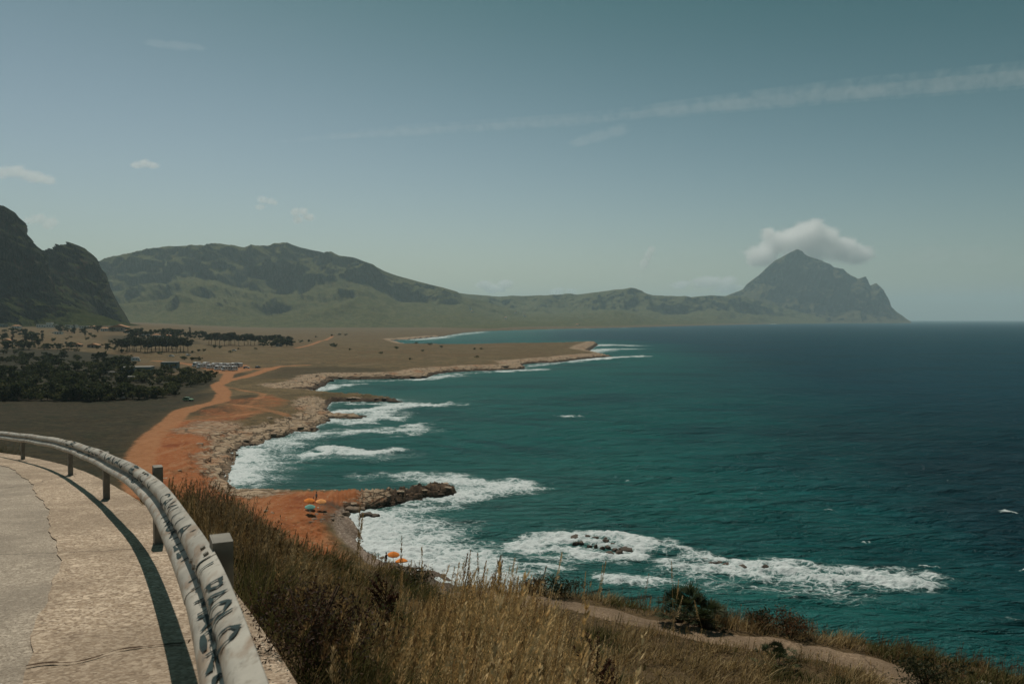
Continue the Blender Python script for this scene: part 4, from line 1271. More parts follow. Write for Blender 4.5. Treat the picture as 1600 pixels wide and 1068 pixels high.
def bush(loc, w, hgt, label, seed, cols, group=None, name='bush', n=900, leaf=.035, cat='bush'):
    rs = np.random.default_rng(seed)
    root = empty(name, loc); tag(root, label, cat, group)
    mb = MB()
    for k in range(6):
        a = rs.uniform(0, 6.28); rr = w * .35
        mb.tube([(0, 0, -.05), (math.cos(a) * rr * .4, math.sin(a) * rr * .4, hgt * .45), (math.cos(a) * rr, math.sin(a) * rr, hgt * .8)], [.018, .012, .006], 5)
    mb.build('stem', STEMM, root)
    cc = np.stack([rs.normal(0, w * .24, 12), rs.normal(0, w * .24, 12), rs.uniform(.3, .85, 12) * hgt], 1)
    i = rs.integers(0, 12, n)
    p = cc[i] + rs.normal(0, 1, (n, 3)) * np.array([w * .13, w * .13, hgt * .13])
    p[:, 2] = np.maximum(p[:, 2], .02)
    dv = rs.normal(0, 1, (n, 3)) + np.array([0, 0, .5]); dv /= np.linalg.norm(dv, axis=1)[:, None]
    sv = np.cross(dv, rs.normal(0, 1, (n, 3))); sv /= np.linalg.norm(sv, axis=1)[:, None]
    L = rs.uniform(.6, 1.4, (n, 1)) * leaf
    V = np.stack([p - dv * L, p + sv * L * .35, p + dv * L, p - sv * L * .35], 1).reshape(-1, 3)
    tint = np.array(cols)[rs.integers(0, len(cols), n)] * rs.uniform(.75, 1.25, (n, 1))
    link('foliage', mesh_np('foliage', V, np.arange(n)[:, None] * 4 + np.arange(4), None, LEAFM, {'tint': np.repeat(tint, 4, 0)}, smooth=False), root)
    return root


DG = [(.035, .042, .018), (.055, .055, .022), (.025, .03, .014)]
BR = [(.13, .065, .032), (.17, .095, .045), (.08, .045, .024)]
bush(at_near(880, 20.2), 1.0, .55, 'low dark olive bush on the sea side of the path where it starts', 5, DG, 'bushes along the path')
bush(at_near(830, 20.6), .7, .35, 'low straggly bush at the brow beside the olive bush', 6, DG + BR, 'bushes along the path')
bush(at_near(1235, 18.0), .95, .55, 'russet spiky bush on the sea side of the path', 7, BR + DG[:1], 'bushes along the path', n=1200)
bush(at_near(1185, 18.3), .7, .38, 'small olive bush between the palms and the russet bush', 8, DG + BR[:1], 'bushes along the path')
bush(at_near(1450, 15.2), 1.05, .5, 'dark green bush at the bend of the path', 9, DG, 'bushes along the path', n=1500)
bush(at_near(640, 18.4), 1.3, .26, 'broad olive brown bush on the brow above the pebble beach', 10, DG + BR[:1], 'bushes along the path', n=1500)
bush(at_near(478, 4.6), .85, .5, 'dark red brown weedy bush close behind the guard rail', 12, [(.045, .022, .014), (.03, .02, .012), (.07, .035, .02)], None, n=3200, leaf=.013)


GRN = [(.060, .080, .022), (.085, .105, .032), (.045, .055, .018)]
for i, (px, d, w_, h_, lb) in enumerate([(585, 12.5, .8, .42, 'leafy green herb clump on the brow above the pebble beach'), (540, 8.5, .5, .38, 'leafy green herb clump in the middle of the slope grass, below the larger clump'), (700, 7.6, .45, .4, 'green herb clump among the golden stalks at the bottom of the picture'),
                                     (1130, 13.0, .6, .3, 'low olive tuft on the slope below the large palm'), (1330, 14.2, .6, .28, 'low olive tuft on the slope below the path near its bend'), (1010, 12.6, .55, .3, 'low grey green tuft on the slope left of the small palm'), (830, 9.4, .45, .34, 'dull green tuft at the foot of the golden stalks beside the dock plant')]):
    bush(at_near(px, d), w_, h_, lb, 60 + i, GRN if i < 3 else DG + GRN[2:], None, 'herb_plant', 1100, .022, 'plant')


def dock(px, py_top, d, label, seed):
    rs = np.random.default_rng(seed)
    p = wd(px, py_top, d); z0 = gz(p[0], p[1]); hgt = p[2] - z0
    root = empty('dock_plant', (p[0], p[1], z0)); tag(root, label, 'weed')
    M1 = simple('dock_stem_brown', (.055, .025, .016), .9, .1, .3, 12)
    mb = MB(); tips = []
    mb.tube([(0, 0, -.05), (.02, 0, hgt * .5), (.03, 0, hgt)], [.008, .007, .004], 6); tips.append(((0.02, 0, hgt * .55), (.03, 0, hgt)))
    for k in range(13):
        a = rs.uniform(0, 6.28); z1 = hgt * rs.uniform(.35, .85); l = hgt * rs.uniform(.14, .3)
        t = (math.cos(a) * l * .7, math.sin(a) * l * .7, z1 + l * .8)
        mb.tube([(.02, 0, z1), t], [.005, .003], 5); tips.append(((.02 + math.cos(a) * .05, math.sin(a) * .05, z1 + .05), t))
    mb.build('stem', M1, root)
    n = 1900
    i = rs.integers(0, len(tips), n); t = rs.random((n, 1))
    A0 = np.array([q[0] for q in tips])[i]; A1 = np.array([q[1] for q in tips])[i]
    c = A0 + (A1 - A0) * t + rs.normal(0, .016, (n, 3))
    dv = rs.normal(0, 1, (n, 3)); dv /= np.linalg.norm(dv, axis=1)[:, None]; sv = np.cross(dv, rs.normal(0, 1, (n, 3)))
    V = np.stack([c - dv * .013, c + sv * .006, c + dv * .013, c - sv * .006], 1).reshape(-1, 3)
    tint = np.array([(.07, .028, .016), (.045, .02, .012), (.10, .042, .022)])[rs.integers(0, 3, n)]
    link('seed_head', mesh_np('seed_head', V, np.arange(n)[:, None] * 4 + np.arange(4), None, LEAFM, {'tint': np.repeat(tint, 4, 0)}, smooth=False), root)


dock(930, 985, 9.2, 'dark brown dead dock plant among the golden stalks', 3)
dock(600, 905, 10.5, 'thin dark dead weed rising from the slope below the umbrellas', 4)
dock(512, 1000, 5.2, 'reddish dead weed in the shaded grass near the rail', 6)

# ------------------------------------------------------------------ rocks
def rock_material(name, a, b, c):
    M = Mat(name); P = M.pos()
    n1 = M.noise(P, 1.1, 6, .65); n2 = M.noise(P, 5, 5, .65)
    col = M.mix(M.ramp(n1, .35, .65), a, b); col = M.mix(M.math('MULTIPLY', M.ramp(n2, .52, .68), .8), col, c)
    return M.done(M.principled(col, .8, .3, M.bump(M.math('ADD', n1, n2), .12, .9)))


ROCKW = rock_material('wet_sea_rock', (.050, .036, .025), (.105, .075, .052), (.022, .017, .013))
ROCKL = rock_material('pale_limestone', (.40, .33, .26), (.52, .44, .36), (.22, .17, .125))
ROCKB = rock_material('brown_shore_rock', (.12, .08, .05), (.22, .155, .10), (.05, .035, .024))


def rock_mesh(seed, sub=3):
    bm = bmesh.new(); bmesh.ops.create_icosphere(bm, subdivisions=sub, radius=1)
    rs = np.random.default_rng(seed)
    co = np.array([v.co for v in bm.verts])
    for k in range(14):                            # chop flat facets
        n = rs.normal(0, 1, 3); n /= np.linalg.norm(n); dd = rs.uniform(.55, .85)
        e = co @ n - dd; co -= np.outer(np.clip(e, 0, None), n) * .92
    co += .10 * np.stack([fbm(co[:, 0] * 2 + seed, co[:, 1] * 2 + co[:, 2], 4, s) for s in (1, 2, 3)], 1)
    for v, c in zip(bm.verts, co): v.co = c
    me = bpy.data.meshes.new('rock'); bm.to_mesh(me); bm.free()
    me.polygons.foreach_set('use_smooth', np.full(len(me.polygons), True, bool))
    return me


RM = [rock_mesh(s) for s in range(6)]
RM4 = []
for m_ in (ROCKW, ROCKL, ROCKB):
    L = []
    for r in RM:
        c = r.copy(); c.materials.append(m_); L.append(c)
    RM4.append(L)


def rock(loc, size, kind, label, group=None, k=0, rz=0.0, name='rock'):
    o = link(name, RM4[kind][k % 6]); o.location = [float(v) for v in loc]; o.scale = size; o.rotation_euler = (0, 0, rz)
    tag(o, label, 'rock', group); return o


ISL = [(900, 841, 2.6, 1.0), (915, 840, 1.8, .7), (930, 841, 1.6, .5), (945, 841, 1.5, .4), (899, 850, 1.1, .7), (908, 850, .9, .6), (921, 855, .8, .7), (931, 856, .7, .8), (941, 858, .9, .7), (947, 848, 1.2, .9), (950, 857, 1.0, .8), (957, 852, .8, .5), (953, 865, 1.5, .6), (962, 860, 1.0, .5), (968, 864, 1.3, .7), (978, 858, 2.2, .45), (985, 852, 2.0, .35), (925, 848, .8, .4), (915, 846, 1.0, .35)]
for i, (px, py, w, h) in enumerate(ISL):
    p = wp(px, py)
    rock((p[0], p[1], .05), (w * .52, w * .68, h * .85), 0, 'dark wet rock of the small reef awash in white foam', 'reef rocks awash in foam', i, i * 1.3)
p = wp(1196, 888); rock((p[0], p[1], .05), (.75, .7, .62), 0, 'lone rounded rock in the long streak of foam', None, 2)
for i, (px, py, w) in enumerate([(1100, 874, 1.6), (1120, 878, 2.0), (1140, 880, 2.2), (1160, 884, 2.0)]):
    p = wp(px, py); rock((p[0], p[1], -.16), (w, 1.0, .42), 0, 'low dark reef ledge just breaking the surface at the foam streak', 'low ledges of the long reef', i, .2 * i)
p = wp(574, 809); rock((p[0], p[1], .35), (1.5, 1.2, .95), 0, 'rounded boulder in the white surf below the red promontory, larger half', None, 3, .4)
p = wp(587, 809); rock((p[0], p[1], .25), (1.1, .9, .75), 0, 'rounded boulder in the white surf below the red promontory, smaller half', None, 4, 1.2)
for i, (px, py, w) in enumerate([(594, 860, 1.1), (588, 857, .8), (601, 863, .9), (607, 866, .6), (592, 868, .6), (597, 873, .7)]):
    p = ground_at(px, py, 60); rock(p, (w, w * .8, w * .6), 2, 'brown boulder on the pebble beach near the orange umbrellas', 'boulders on the pebble beach', i, i)
for i, (px, py, w) in enumerate([(548, 797, 1.5), (556, 799, 1.2), (540, 803, .9), (563, 798, 1.0)]):
    p = ground_at(px, py, 60); rock(p, (w * 1.3, w, w * .8), 2, 'fallen brown block under the overhang of the promontory', 'fallen blocks under the promontory', i, i * 2)
p = at_near(1272, 13.9); rock((p[0], p[1], p[2] + .06), (.24, .18, .19), 1, 'pale rounded stone at the edge of the slope above the path', None, 5, .4)
rock((p[0] + .42, p[1] - .1, p[2] + .03), (.22, .2, .14), 1, 'small pale stone beside the larger rounded one', None, 1, 1)
for i, (px, d, w) in enumerate([(1525, 15.0, .16), (1545, 15.3, .12)]):
    p = at_near(px, d); rock(p, (w * 1.6, w, w * .6), 1, 'pale flat stone lying at the brow past the bend of the path', 'pale stones at the brow', i)

for i in range(16):
    px = 484 + (i * 37 % 50); py = 800 + (i * 53 % 26) + (px - 500) * .05
    p = ground_at(px, py, 60); w = .22 + .07 * (i * 7 % 6)
    rock(p - np.array([0, 0, w * .25]), (w * 1.5, w, w * .7), 2, 'brown rock of the broken edge between the red promontory and the pebble beach', 'rocks at the broken edge of the promontory', i, i * 1.7)
# rubble of limestone blocks along the shelves
rs = np.random.default_rng(5)
Vr, Tr = [], []; base = 0
src = [np.array([v.co for v in r.vertices]) for r in [rock_mesh(50 + s, 2) for s in range(5)]]
tri = np.array([p.vertices[:] for p in rock_mesh(50, 2).polygons])
P_ = COAST[8:80]
cnt = 0
while cnt < 380:
    i = rs.integers(8, len(P_) - 1); a, b = P_[i], P_[i + 1]
    t = rs.random(); c = a + (b - a) * t
    if c[1] > 560 or c[1] < 100: 
        if rs.random() < .6: continue
    if c[1] > 900: continue
    c = c + rs.normal(0, 1, 2) * rs.choice([2.5, 5, 10])
    s_ = poly_sd(np.array([c[0]]), np.array([c[1]]), COAST)[0]
    if s_ < -1.2 or s_ > 22: continue
    sz = rs.uniform(.25, .9) * np.clip(np.hypot(*c) / 220, .7, 2.2) * (1.5 if rs.random() < .12 else 1)
    v = src[rs.integers(0, 5)] * np.array([sz * rs.uniform(1.0, 2.2), sz * rs.uniform(.8, 1.6), sz * rs.uniform(.2, .42)])
    an = rs.uniform(0, 6.28); v = v @ np.array([[math.cos(an), math.sin(an), 0], [-math.sin(an), math.cos(an), 0], [0, 0, 1]])
    Vr.append((v, c)); cnt += 1
cc = np.array([c for _, c in Vr]); zz = terrain(cc[:, 0], cc[:, 1])
VV = np.concatenate([v + np.array([c[0], c[1], z - .05]) for (v, c), z in zip(Vr, zz)])
TT = np.concatenate([tri + k * len(src[0]) for k in range(len(Vr))])
sdv = np.repeat(poly_sd(cc[:, 0], cc[:, 1], COAST), len(src[0]))
M = Mat('limestone_blocks'); P = M.pos()
n1 = M.noise(P, .5, 6, .65); n2 = M.noise(P, 3, 5, .65)
c = M.mix(M.ramp(n1, .3, .7), (.22, .15, .10), (.42, .33, .24)); c = M.mix(M.math('MULTIPLY', M.ramp(n2, .5, .66), .7), c, (.09, .062, .042))
c = M.mix(M.ramp(M.rgb(P)[2], 1.6, .5), c, (.05, .036, .025))
RUBM = M.done(M.principled(c, .95, .1, M.bump(n2, .1, .8)))
tag(link('rubble', mesh_np('rubble', VV, None, TT, RUBM, smooth=False)), 'broken limestone blocks strewn along the shore ledges', 'rubble', None, 'stuff')

# ------------------------------------------------------------------ trees
print('trees')


def tree_mesh(kind, seed):
    """returns (crown mesh, trunk mesh) about a metre-scaled tree"""
    rs = np.random.default_rng(seed)
    mb = MB()
    if kind == 'pine':
        H = 11.0; tr_r = .22
        mb.tube([(0, 0, -.5), (.15, .1, H * .35), (.1, .3, H * .62), (.2, .2, H * .8)], [tr_r * 1.3, tr_r, tr_r * .8, tr_r * .4], 7)
        for k in range(6):
            a = k * 1.05 + rs.uniform(0, .5); l = rs.uniform(2, 3.2)
            mb.tube([(.12, .2, H * rs.uniform(.5, .68)), (math.cos(a) * l, math.sin(a) * l, H * rs.uniform(.72, .85))], [.1, .04], 5)
        cl = np.stack([rs.normal(0, 2.2, 22), rs.normal(0, 2.2, 22), H * rs.uniform(.46, .98, 22)], 1); cr = (1.35, 1.35, 1.0); n = 1500; lf = .4
        cols = [(.034, .042, .017), (.058, .060, .024), (.022, .030, .013)]
    elif kind == 'cypress':
        H = 8.0
        mb.tube([(0, 0, -.3), (0, 0, H * .5), (0, 0, H * .9)], [.16, .1, .04], 6)
        z = rs.uniform(.08, 1, 16); cl = np.stack([rs.normal(0, .25, 16), rs.normal(0, .25, 16), H * z], 1); cr = (.55, .55, .6); n = 700; lf = .22
        cols = [(.022, .030, .014), (.034, .040, .018)]
    elif kind == 'scrub':
        H = 3.0
        for k in range(4):
            a = rs.uniform(0, 6.28); mb.tube([(0, 0, -.3), (math.cos(a) * .5, math.sin(a) * .5, H * .6)], [.1, .04], 5)
        cl = np.stack([rs.normal(0, 1.1, 14), rs.normal(0, 1.1, 14), H * rs.uniform(.2, .85, 14)], 1); cr = (.7, .7, .42); n = 800; lf = .24
        cols = [(.068, .076, .024), (.125, .115, .040), (.036, .044, .015)]
    else:
        H = 6.0
        mb.tube([(0, 0, -.4), (.1, .1, H * .3), (.2, .1, H * .6)], [.24, .17, .08], 7)
        for k in range(5):
            a = rs.uniform(0, 6.28); mb.tube([(.1, .1, H * .3), (math.cos(a) * 1.4, math.sin(a) * 1.4, H * rs.uniform(.5, .75))], [.11, .04], 5)
        cl = np.stack([rs.normal(0, 1.5, 18), rs.normal(0, 1.5, 18), H * rs.uniform(.28, .92, 18)], 1); cr = (.95, .95, .7); n = 1500; lf = .34
        cols = [(.042, .056, .018), (.088, .092, .030), (.024, .030, .011)]
    bm = mb.bm; trunk = bpy.data.meshes.new('trunk'); bm.to_mesh(trunk); bm.free(); trunk.materials.append(STEMM)
    m_ = len(cl); i = rs.integers(0, m_, n)
    u = rs.normal(0, 1, (n, 3)); u /= np.linalg.norm(u, axis=1)[:, None]
    p = cl[i] + u * np.array(cr) * (rs.uniform(.45, 1.1, (n, 1)))
    dv = rs.normal(0, 1, (n, 3)); dv /= np.linalg.norm(dv, axis=1)[:, None]; sv = np.cross(dv, rs.normal(0, 1, (n, 3))); sv /= np.linalg.norm(sv, axis=1)[:, None]
    L = rs.uniform(.6, 1.4, (n, 1)) * lf
    V = np.stack([p - dv * L, p + sv * L * .6, p + dv * L, p - sv * L * .6], 1).reshape(-1, 3)
    clump = rs.uniform(.55, 1.6, m_)[i][:, None]
    tint = np.array(cols)[rs.integers(0, len(cols), n)] * clump
    crown = mesh_np('crown', V, np.arange(n)[:, None] * 4 + np.arange(4), None, LEAFM, {'tint': np.repeat(tint, 4, 0)}, smooth=False)
    return crown, trunk


TREES = {k: [tree_mesh(k, 100 + 10 * j + len(k)) for j in range(4)] for k in ('pine', 'cypress', 'scrub', 'round')}
CATN = {'pine': 'pine_tree', 'cypress': 'cypress_tree', 'scrub': 'shrub', 'round': 'tree'}


def tree(kind, px, py, scale, label, group, p=None, dmin=60, sq=1.0):
    if p is None: p = ground_at(px, py, dmin)
    k = random.randrange(4)
    root = empty(CATN[kind], p, random.uniform(0, 6.28))
    root.scale = (scale * sq, scale * sq, scale)
    tag(root, label, 'shrub' if kind == 'scrub' else 'tree', group)
    link('crown', TREES[kind][k][0], root); link('trunk', TREES[kind][k][1], root)
    return root


def inside(px, py, poly):
    return poly_sd(np.array([px]), np.array([py]), np.array(poly, float))[0] > 0


# the dark wood on the left
WOOD = [(-60, 626), (-60, 566), (40, 562), (90, 556), (150, 558), (200, 560), (206, 584), (250, 586), (262, 580), (300, 582), (330, 586), (338, 592), (320, 600), (285, 612), (255, 622), (200, 626), (100, 627)]
n = 0
while n < 270:
    px = random.uniform(-60, 340); py = random.uniform(556, 628)
    if not inside(px, py, WOOD): continue
    if random.random() < (py - 556) / 120: pass
    big = random.random() < .6 and px < 210
    tree('round' if big else 'scrub', px, py, random.uniform(.65, 1.1) if big else random.uniform(1.0, 1.8), 'dark leafy tree in the wood beside the field' if big else 'low dark shrub at the wood beside the dirt tracks', 'trees of the dark wood' if big else 'shrubs of the dark wood')
    n += 1
for i in range(34):        # the wood's front edge
    px = -40 + i * 9.5; py = 626 - max(0, px - 200) * .10 - random.uniform(0, 3) - (max(0, px - 290) * .28)
    tree('scrub' if i % 3 else 'round', px, py, random.uniform(.8, 1.3) if i % 3 else random.uniform(.5, .8), 'shrub on the front edge of the dark wood' if i % 3 else 'small tree on the front edge of the dark wood', 'front edge shrubs' if i % 3 else 'front edge trees')
for px, py, s in [(186, 574, 1.25), (196, 577, 1.15), (178, 578, 1.1), (170, 572, 1.0), (192, 582, .9)]:
    tree('round', px, py, s, 'tall dark rounded tree at the left of the pale low building', 'tall trees beside the low building', sq=1.2)
for i in range(20):
    px = 186 + i * 5.6 + random.uniform(-1.5, 1.5); py = 549 + random.uniform(-1.2, 2.2) + .02 * i
    tree('pine', px, py, random.uniform(.92, 1.12), 'umbrella pine of the row with bare trunks below the houses', 'row of pines below the houses')
for i in range(9):
    tree('pine', 200 + i * 10 + random.uniform(-3, 3), 545 + random.uniform(-1, 1), random.uniform(.9, 1.15), 'umbrella pine in the second rank of the row below the houses', 'second rank of pines')
for i in range(22):
    t = i / 21; px = 326 + t * 128 + random.uniform(-2, 2); py = 539.5 - 1.2 * t + random.uniform(-1.2, 1)
    tree('pine', px, py, random.uniform(1.0, 1.5) * (1 - .25 * t), 'umbrella pine of the grove in the middle of the plain', 'pine grove on the plain')
for px, py, s in [(432, 541, .8), (440, 541, 1.0), (448, 541, .95), (456, 541, .7), (412, 541, .8), (424, 541.5, .6)]:
    tree('round', px, py, s * 1.5, 'rounded tree at the right end of the pine grove', 'rounded trees at the end of the grove', sq=1.3)
for px, py, s, k in [(213, 527, 1.7, 'round'), (206, 528, 1.5, 'round'), (252, 527, 1.5, 'round'), (262, 526, 1.6, 'round'), (272, 526, 1.5, 'round'), (282, 526, 1.5, 'round'), (292, 528, 1.2, 'round'), (312, 529, 1.5, 'round'), (320, 529, 1.4, 'round'), (243, 527, 1.4, 'round'), (232, 528, 1.2, 'round'), (222, 528, 1.2, 'round'), (304, 529, 1.2, 'round'), (275, 531, 1.0, 'round'), (258, 532, 1.0, 'round')]:
    tree(k, px, py, s * 1.15, 'broad dark tree in the belt behind the pine row', 'belt of trees behind the pines', sq=1.15)
for px, py, s in [(297, 528, 1.3), (40, 540, 1.3), (20, 538, 1.2), (66, 533, 1.2), (133, 524, 1.0), (116, 521, 1.1), (153, 519, .9)]:
    tree('cypress', px, py, s * 1.3, 'slim dark cypress by the scattered houses', 'cypresses by the houses', sq=1.3)
for px, py, s in [(95, 519, 1.6), (112, 520, 1.3), (130, 521, 1.2), (152, 517, 1.5), (176, 518, 1.0), (92, 514, 1.3), (36, 526, 1.7), (50, 534, 1.8), (30, 545, 1.5), (10, 548, 1.5), (60, 540, 1.2), (108, 545, 1.2), (20, 522, 1.4), (4, 530, 1.3), (74, 546, 1.0), (90, 546, 1.0), (168, 547, 1.1), (45, 546, 1.3), (-10, 536, 1.5)]:
    tree('round', px, py, s * .95, 'dark garden tree among the houses at the foot of the cliff', 'garden trees by the houses', sq=1.25)
for px, py, s in [(135, 531, 1.2), (82, 533, 1.3), (100, 549, 1.2), (118, 549, 1.1), (335, 543, 1.3), (343, 544, 1.0), (288, 562, 1.1), (300, 563, 1.1), (310, 563, 1.0), (310, 549, .9), (318, 549, .9), (250, 553, .9), (300, 551, .8), (520, 541, 1.4), (524, 542, 1.2), (518, 525, 1.6), (530, 524, 1.6), (540, 524, 1.4), (493, 527, 1.2), (470, 535, 1.3), (482, 534, 1.4), (546, 547, .8), (400, 546, .8), (620, 545, 1.0), (690, 543, .9), (742, 546, .9), (752, 546, .8), (650, 537, .9), (672, 539, 1.0), (640, 562, .7), (745, 559, .8), (595, 553, .8), (660, 549, .7), (360, 551, .8), (372, 546, .8)]:
    tree('scrub', px, py, s, 'small dark shrub alone on the open plain', 'lone shrubs on the plain')
for i in range(30):
    px = random.uniform(-20, 205); py = random.uniform(513, 556)
    tree('scrub', px, py, random.uniform(.8, 1.6), 'scrubby shrub on the fields below the cliff', 'shrubs on the fields below the cliff')

# ------------------------------------------------------------------ buildings
print('buildings')
WHITE = simple('whitewash', (.62, .60, .55), .9, .2, .1, .6)
BEIGE = simple('beige_render', (.36, .29, .22), .9, .2, .15, .6)
TEALW = simple('pale_teal_wall', (.16, .20, .19), .9, .2, .15, .5)
TILE = simple('terracotta_tiles', (.40, .20, .10), .9, .2, .25, 1.2)
GREYR = simple('grey_flat_roof', (.30, .28, .25), .9, .2, .15, .8)
GLASS = simple('dark_window', (.02, .025, .028), .2, .5, .1, 1)
DOORM = simple('brown_door', (.10, .06, .035), .7, .3, .2, 2)


def house(px, py, w, dp, h, wall, roofm, kind, label, group=None, yaw=0.0, nwin=3, name='house', cat='house', arch=False, upper=None):
    p = ground_at(px, py, 60)
    root = empty(name, p, yaw); tag(root, label, cat, group)
    MB().box((0, 0, h / 2 - .5), (w, dp, h + 1)).build('wall', wall, root)
    if kind == 'gable':
        MB().prism([(-w / 2 - .4, h + .003), (0, h + w * .16), (w / 2 + .4, h + .003), (w / 2 + .4, h - .12), (-w / 2 - .4, h - .12)], -dp / 2 - .4, dp / 2 + .4).build('roof', roofm, root)
    elif kind == 'hip':
        mb = MB(); bm = mb.bm; e = .5; rh = min(w, dp) * .22
        b = [bm.verts.new(v) for v in ((-w / 2 - e, -dp / 2 - e, h), (w / 2 + e, -dp / 2 - e, h), (w / 2 + e, dp / 2 + e, h), (-w / 2 - e, dp / 2 + e, h))]
        k = max(0, (w - dp) / 2)
        t = [bm.verts.new((-k - .2, 0, h + rh)), bm.verts.new((k + .2, 0, h + rh))]
        for f in ((b[0], b[1], t[1], t[0]), (b[1], b[2], t[1]), (b[2], b[3], t[0], t[1]), (b[3], b[0], t[0]), b[::-1]): bm.faces.new(f)
        rf = mb.build('roof', roofm, root)
        c = MB().box((w * .2, 0, h + rh + .2), (.7, .7, 1.6)); c.build('chimney', wall, rf)
    else:
        MB().box((0, 0, h + .12), (w + .3, dp + .3, .25), 0, .04).build('roof', roofm, root)
    if upper:
        uw, uh, ux, um = upper
        MB().box((ux, .5, h + uh / 2 + .24), (uw, dp * .6, uh)).build('upper_storey', wall, root)
        MB().box((ux, .5, h + uh + .35), (uw + .5, dp * .6 + .5, .22), 0, .04).build('upper_roof', um, root)
    for i in range(nwin):
        x = -w / 2 + w * (i + .5) / nwin
        if i == nwin // 2:
            MB().box((x, -dp / 2 - .02, 1.05), (1.1, .1, 2.1), 0, .02).build('door', DOORM, root)
        else:
            MB().box((x, -dp / 2 - .02, h * .52), (min(1.6, w / nwin * .45), .1, min(1.5, h * .45)), 0, .02).build('window', GLASS, root)
    return root


house(73, 511.5, 30, 9, 5.2, WHITE, GREYR, 'flat', 'long white house with dark openings at the foot of the tall cliff', None, -.1, 7, upper=(9, 2.8, 5, TILE))
house(112, 512, 17, 8, 4.6, WHITE, GREYR, 'flat', 'pale flat house with a parapet at the right of the long white one', None, .1, 4)
house(133, 513, 15, 8, 4.0, WHITE, GREYR, 'flat', 'low pale house ending the white row behind dark garden trees', None, .1, 4)
house(50, 503.5, 15, 9, 3.4, BEIGE, TILE, 'hip', 'orange roofed house above the long white one, at its left', None, .2, 4)
house(78, 504, 13, 8, 4, BEIGE, TILE, 'hip', 'orange roofed house directly behind the long white one', None, 0, 3)
house(187, 517, 26, 12, 5.5, BEIGE, TILE, 'gable', 'beige house with a wide low gable below the crag', None, .1, 5)
house(164, 517, 9, 7, 4, WHITE, TILE, 'hip', 'small white house with an orange roof at the left of the gabled one', None, 0, 3)
house(146, 513, 10, 7, 3, BEIGE, TILE, 'hip', 'red roofed cottage between the white row and the gabled house', None, 0, 3)
house(245, 527.5, 8, 6, 3.4, WHITE, TILE, 'hip', 'little white cottage with orange roof behind the pines, left of a pair', None, 0, 3)
house(262, 528, 9, 6, 3.2, WHITE, TILE, 'hip', 'little white cottage with orange roof behind the pines, right of a pair', None, 0, 3)
house(121, 541.5, 8, 5, 2.2, BEIGE, TILE, 'gable', 'small hut with pale roof at the edge of the wood', None, .1, 3)
house(147, 542.5, 10, 6, 2.3, BEIGE, TILE, 'gable', 'wide hut with tan roof right of the smaller one at the wood', None, .05, 3)
house(5, 511, 10, 8, 5, TEALW, GREYR, 'flat', 'grey house in shade at the left end of the cliff foot', None, 0, 3)
house(216, 585, 15.5, 8, 4.4, TEALW, GREYR, 'flat', 'pale teal flat roofed building amid the wood, the larger', None, .15, 4, name='building', cat='building')
house(266, 574, 10.5, 5, 3.6, TEALW, GREYR, 'flat', 'pale teal cabin with flat roof near the parked campers', None, .1, 4, name='building', cat='building')
house(205, 595, 6, 3.5, 2.2, BEIGE, GREYR, 'flat', 'low shed roof showing between the trees below the teal building', None, .1, 2, name='shed', cat='shed')
house(180, 586, 7, 3, 1.9, BEIGE, GREYR, 'flat', 'pale shed roof left of the teal building', None, 0, 2, name='shed', cat='shed')
house(143, 605, 4.5, 3, 2.2, BEIGE, GREYR, 'flat', 'small pale shed deep in the wood', None, 0, 2, name='shed', cat='shed')
house(436, 541, 7, 4, 3.4, WHITE, GREYR, 'flat', 'tiny white hut at the right end of the pine grove', None, 0, 2, name='shed', cat='shed')
house(26, 513, 11, 7, 4, WHITE, TILE, 'hip', 'white orange roofed house at the far left under the cliff', None, .1, 3)
house(92, 521.5, 9, 6, 3, WHITE, GREYR, 'flat', 'small white flat house in front of the long white one', None, .1, 3)
house(202, 520, 10, 7, 4, WHITE, TILE, 'hip', 'white house with orange roof at the right of the wide gabled house', None, 0, 3)
house(228, 523, 9, 6, 3.6, WHITE, GREYR, 'flat', 'pale flat house half hidden in the tree belt', None, .1, 3)
house(12, 536, 9, 6, 3, BEIGE, TILE, 'gable', 'pale gabled cottage among the garden trees at the left edge', None, .1, 3)
for i, (px, py) in enumerate([(735, 482), (738, 487), (700, 492), (668, 501), (820, 493), (806, 488), (902, 508), (610, 497), (640, 500), (560, 490), (520, 486), (790, 497)]):
    p = wd(px, py, 3650 + (504 - py) * 26)
    o = empty('house', p, i * .7); tag(o, 'tiny pale house scattered on the far hillside', 'house', 'tiny houses on the far hillside')
    MB().box((0, 0, -1), (13, 9, 10)).build('wall', WHITE, o)
    MB().prism([(-7, 4.003), (0, 6.5), (7, 4.003)], -5, 5).build('roof', TILE, o)

# ------------------------------------------------------------------ vehicles
VW = simple('white_vehicle_paint', (.62, .63, .62), .35, .5, .06, 1)
VG = simple('green_vehicle_paint', (.12, .24, .10), .35, .5, .06, 1)
VS = simple('silver_vehicle_paint', (.35, .37, .38), .35, .5, .06, 1)
VB = simple('dark_blue_vehicle_paint', (.04, .06, .09), .35, .5, .06, 1)
RUB = simple('black_rubber', (.02, .02, .02), .9, .2, .1, 4)
RIM = simple('wheel_rim', (.35, .35, .35), .4, .5, .1, 4, .6)
LAMP = simple('headlight_glass', (.6, .6, .58), .2, .5, .05, 2)
TAIL = simple('tail_light_red', (.35, .02, .015), .3, .5, .05, 2)


def wheels(root, xs, yw, r):
    for x in xs:
        for s in (-1, 1):
            w = MB().lathe([(r * .6, -.1), (r, -.09), (r, .09), (r * .6, .1)], 18).build('wheel', RUB, root, True)
            w.location = (x, s * yw, r); w.rotation_euler = (math.pi / 2, 0, 0)
            h = MB().lathe([(.001, -.085), (r * .58, -.085), (r * .62, -.06), (r * .62, .06), (r * .58, .085), (.001, .085)], 14).build('rim', RIM, w, True)


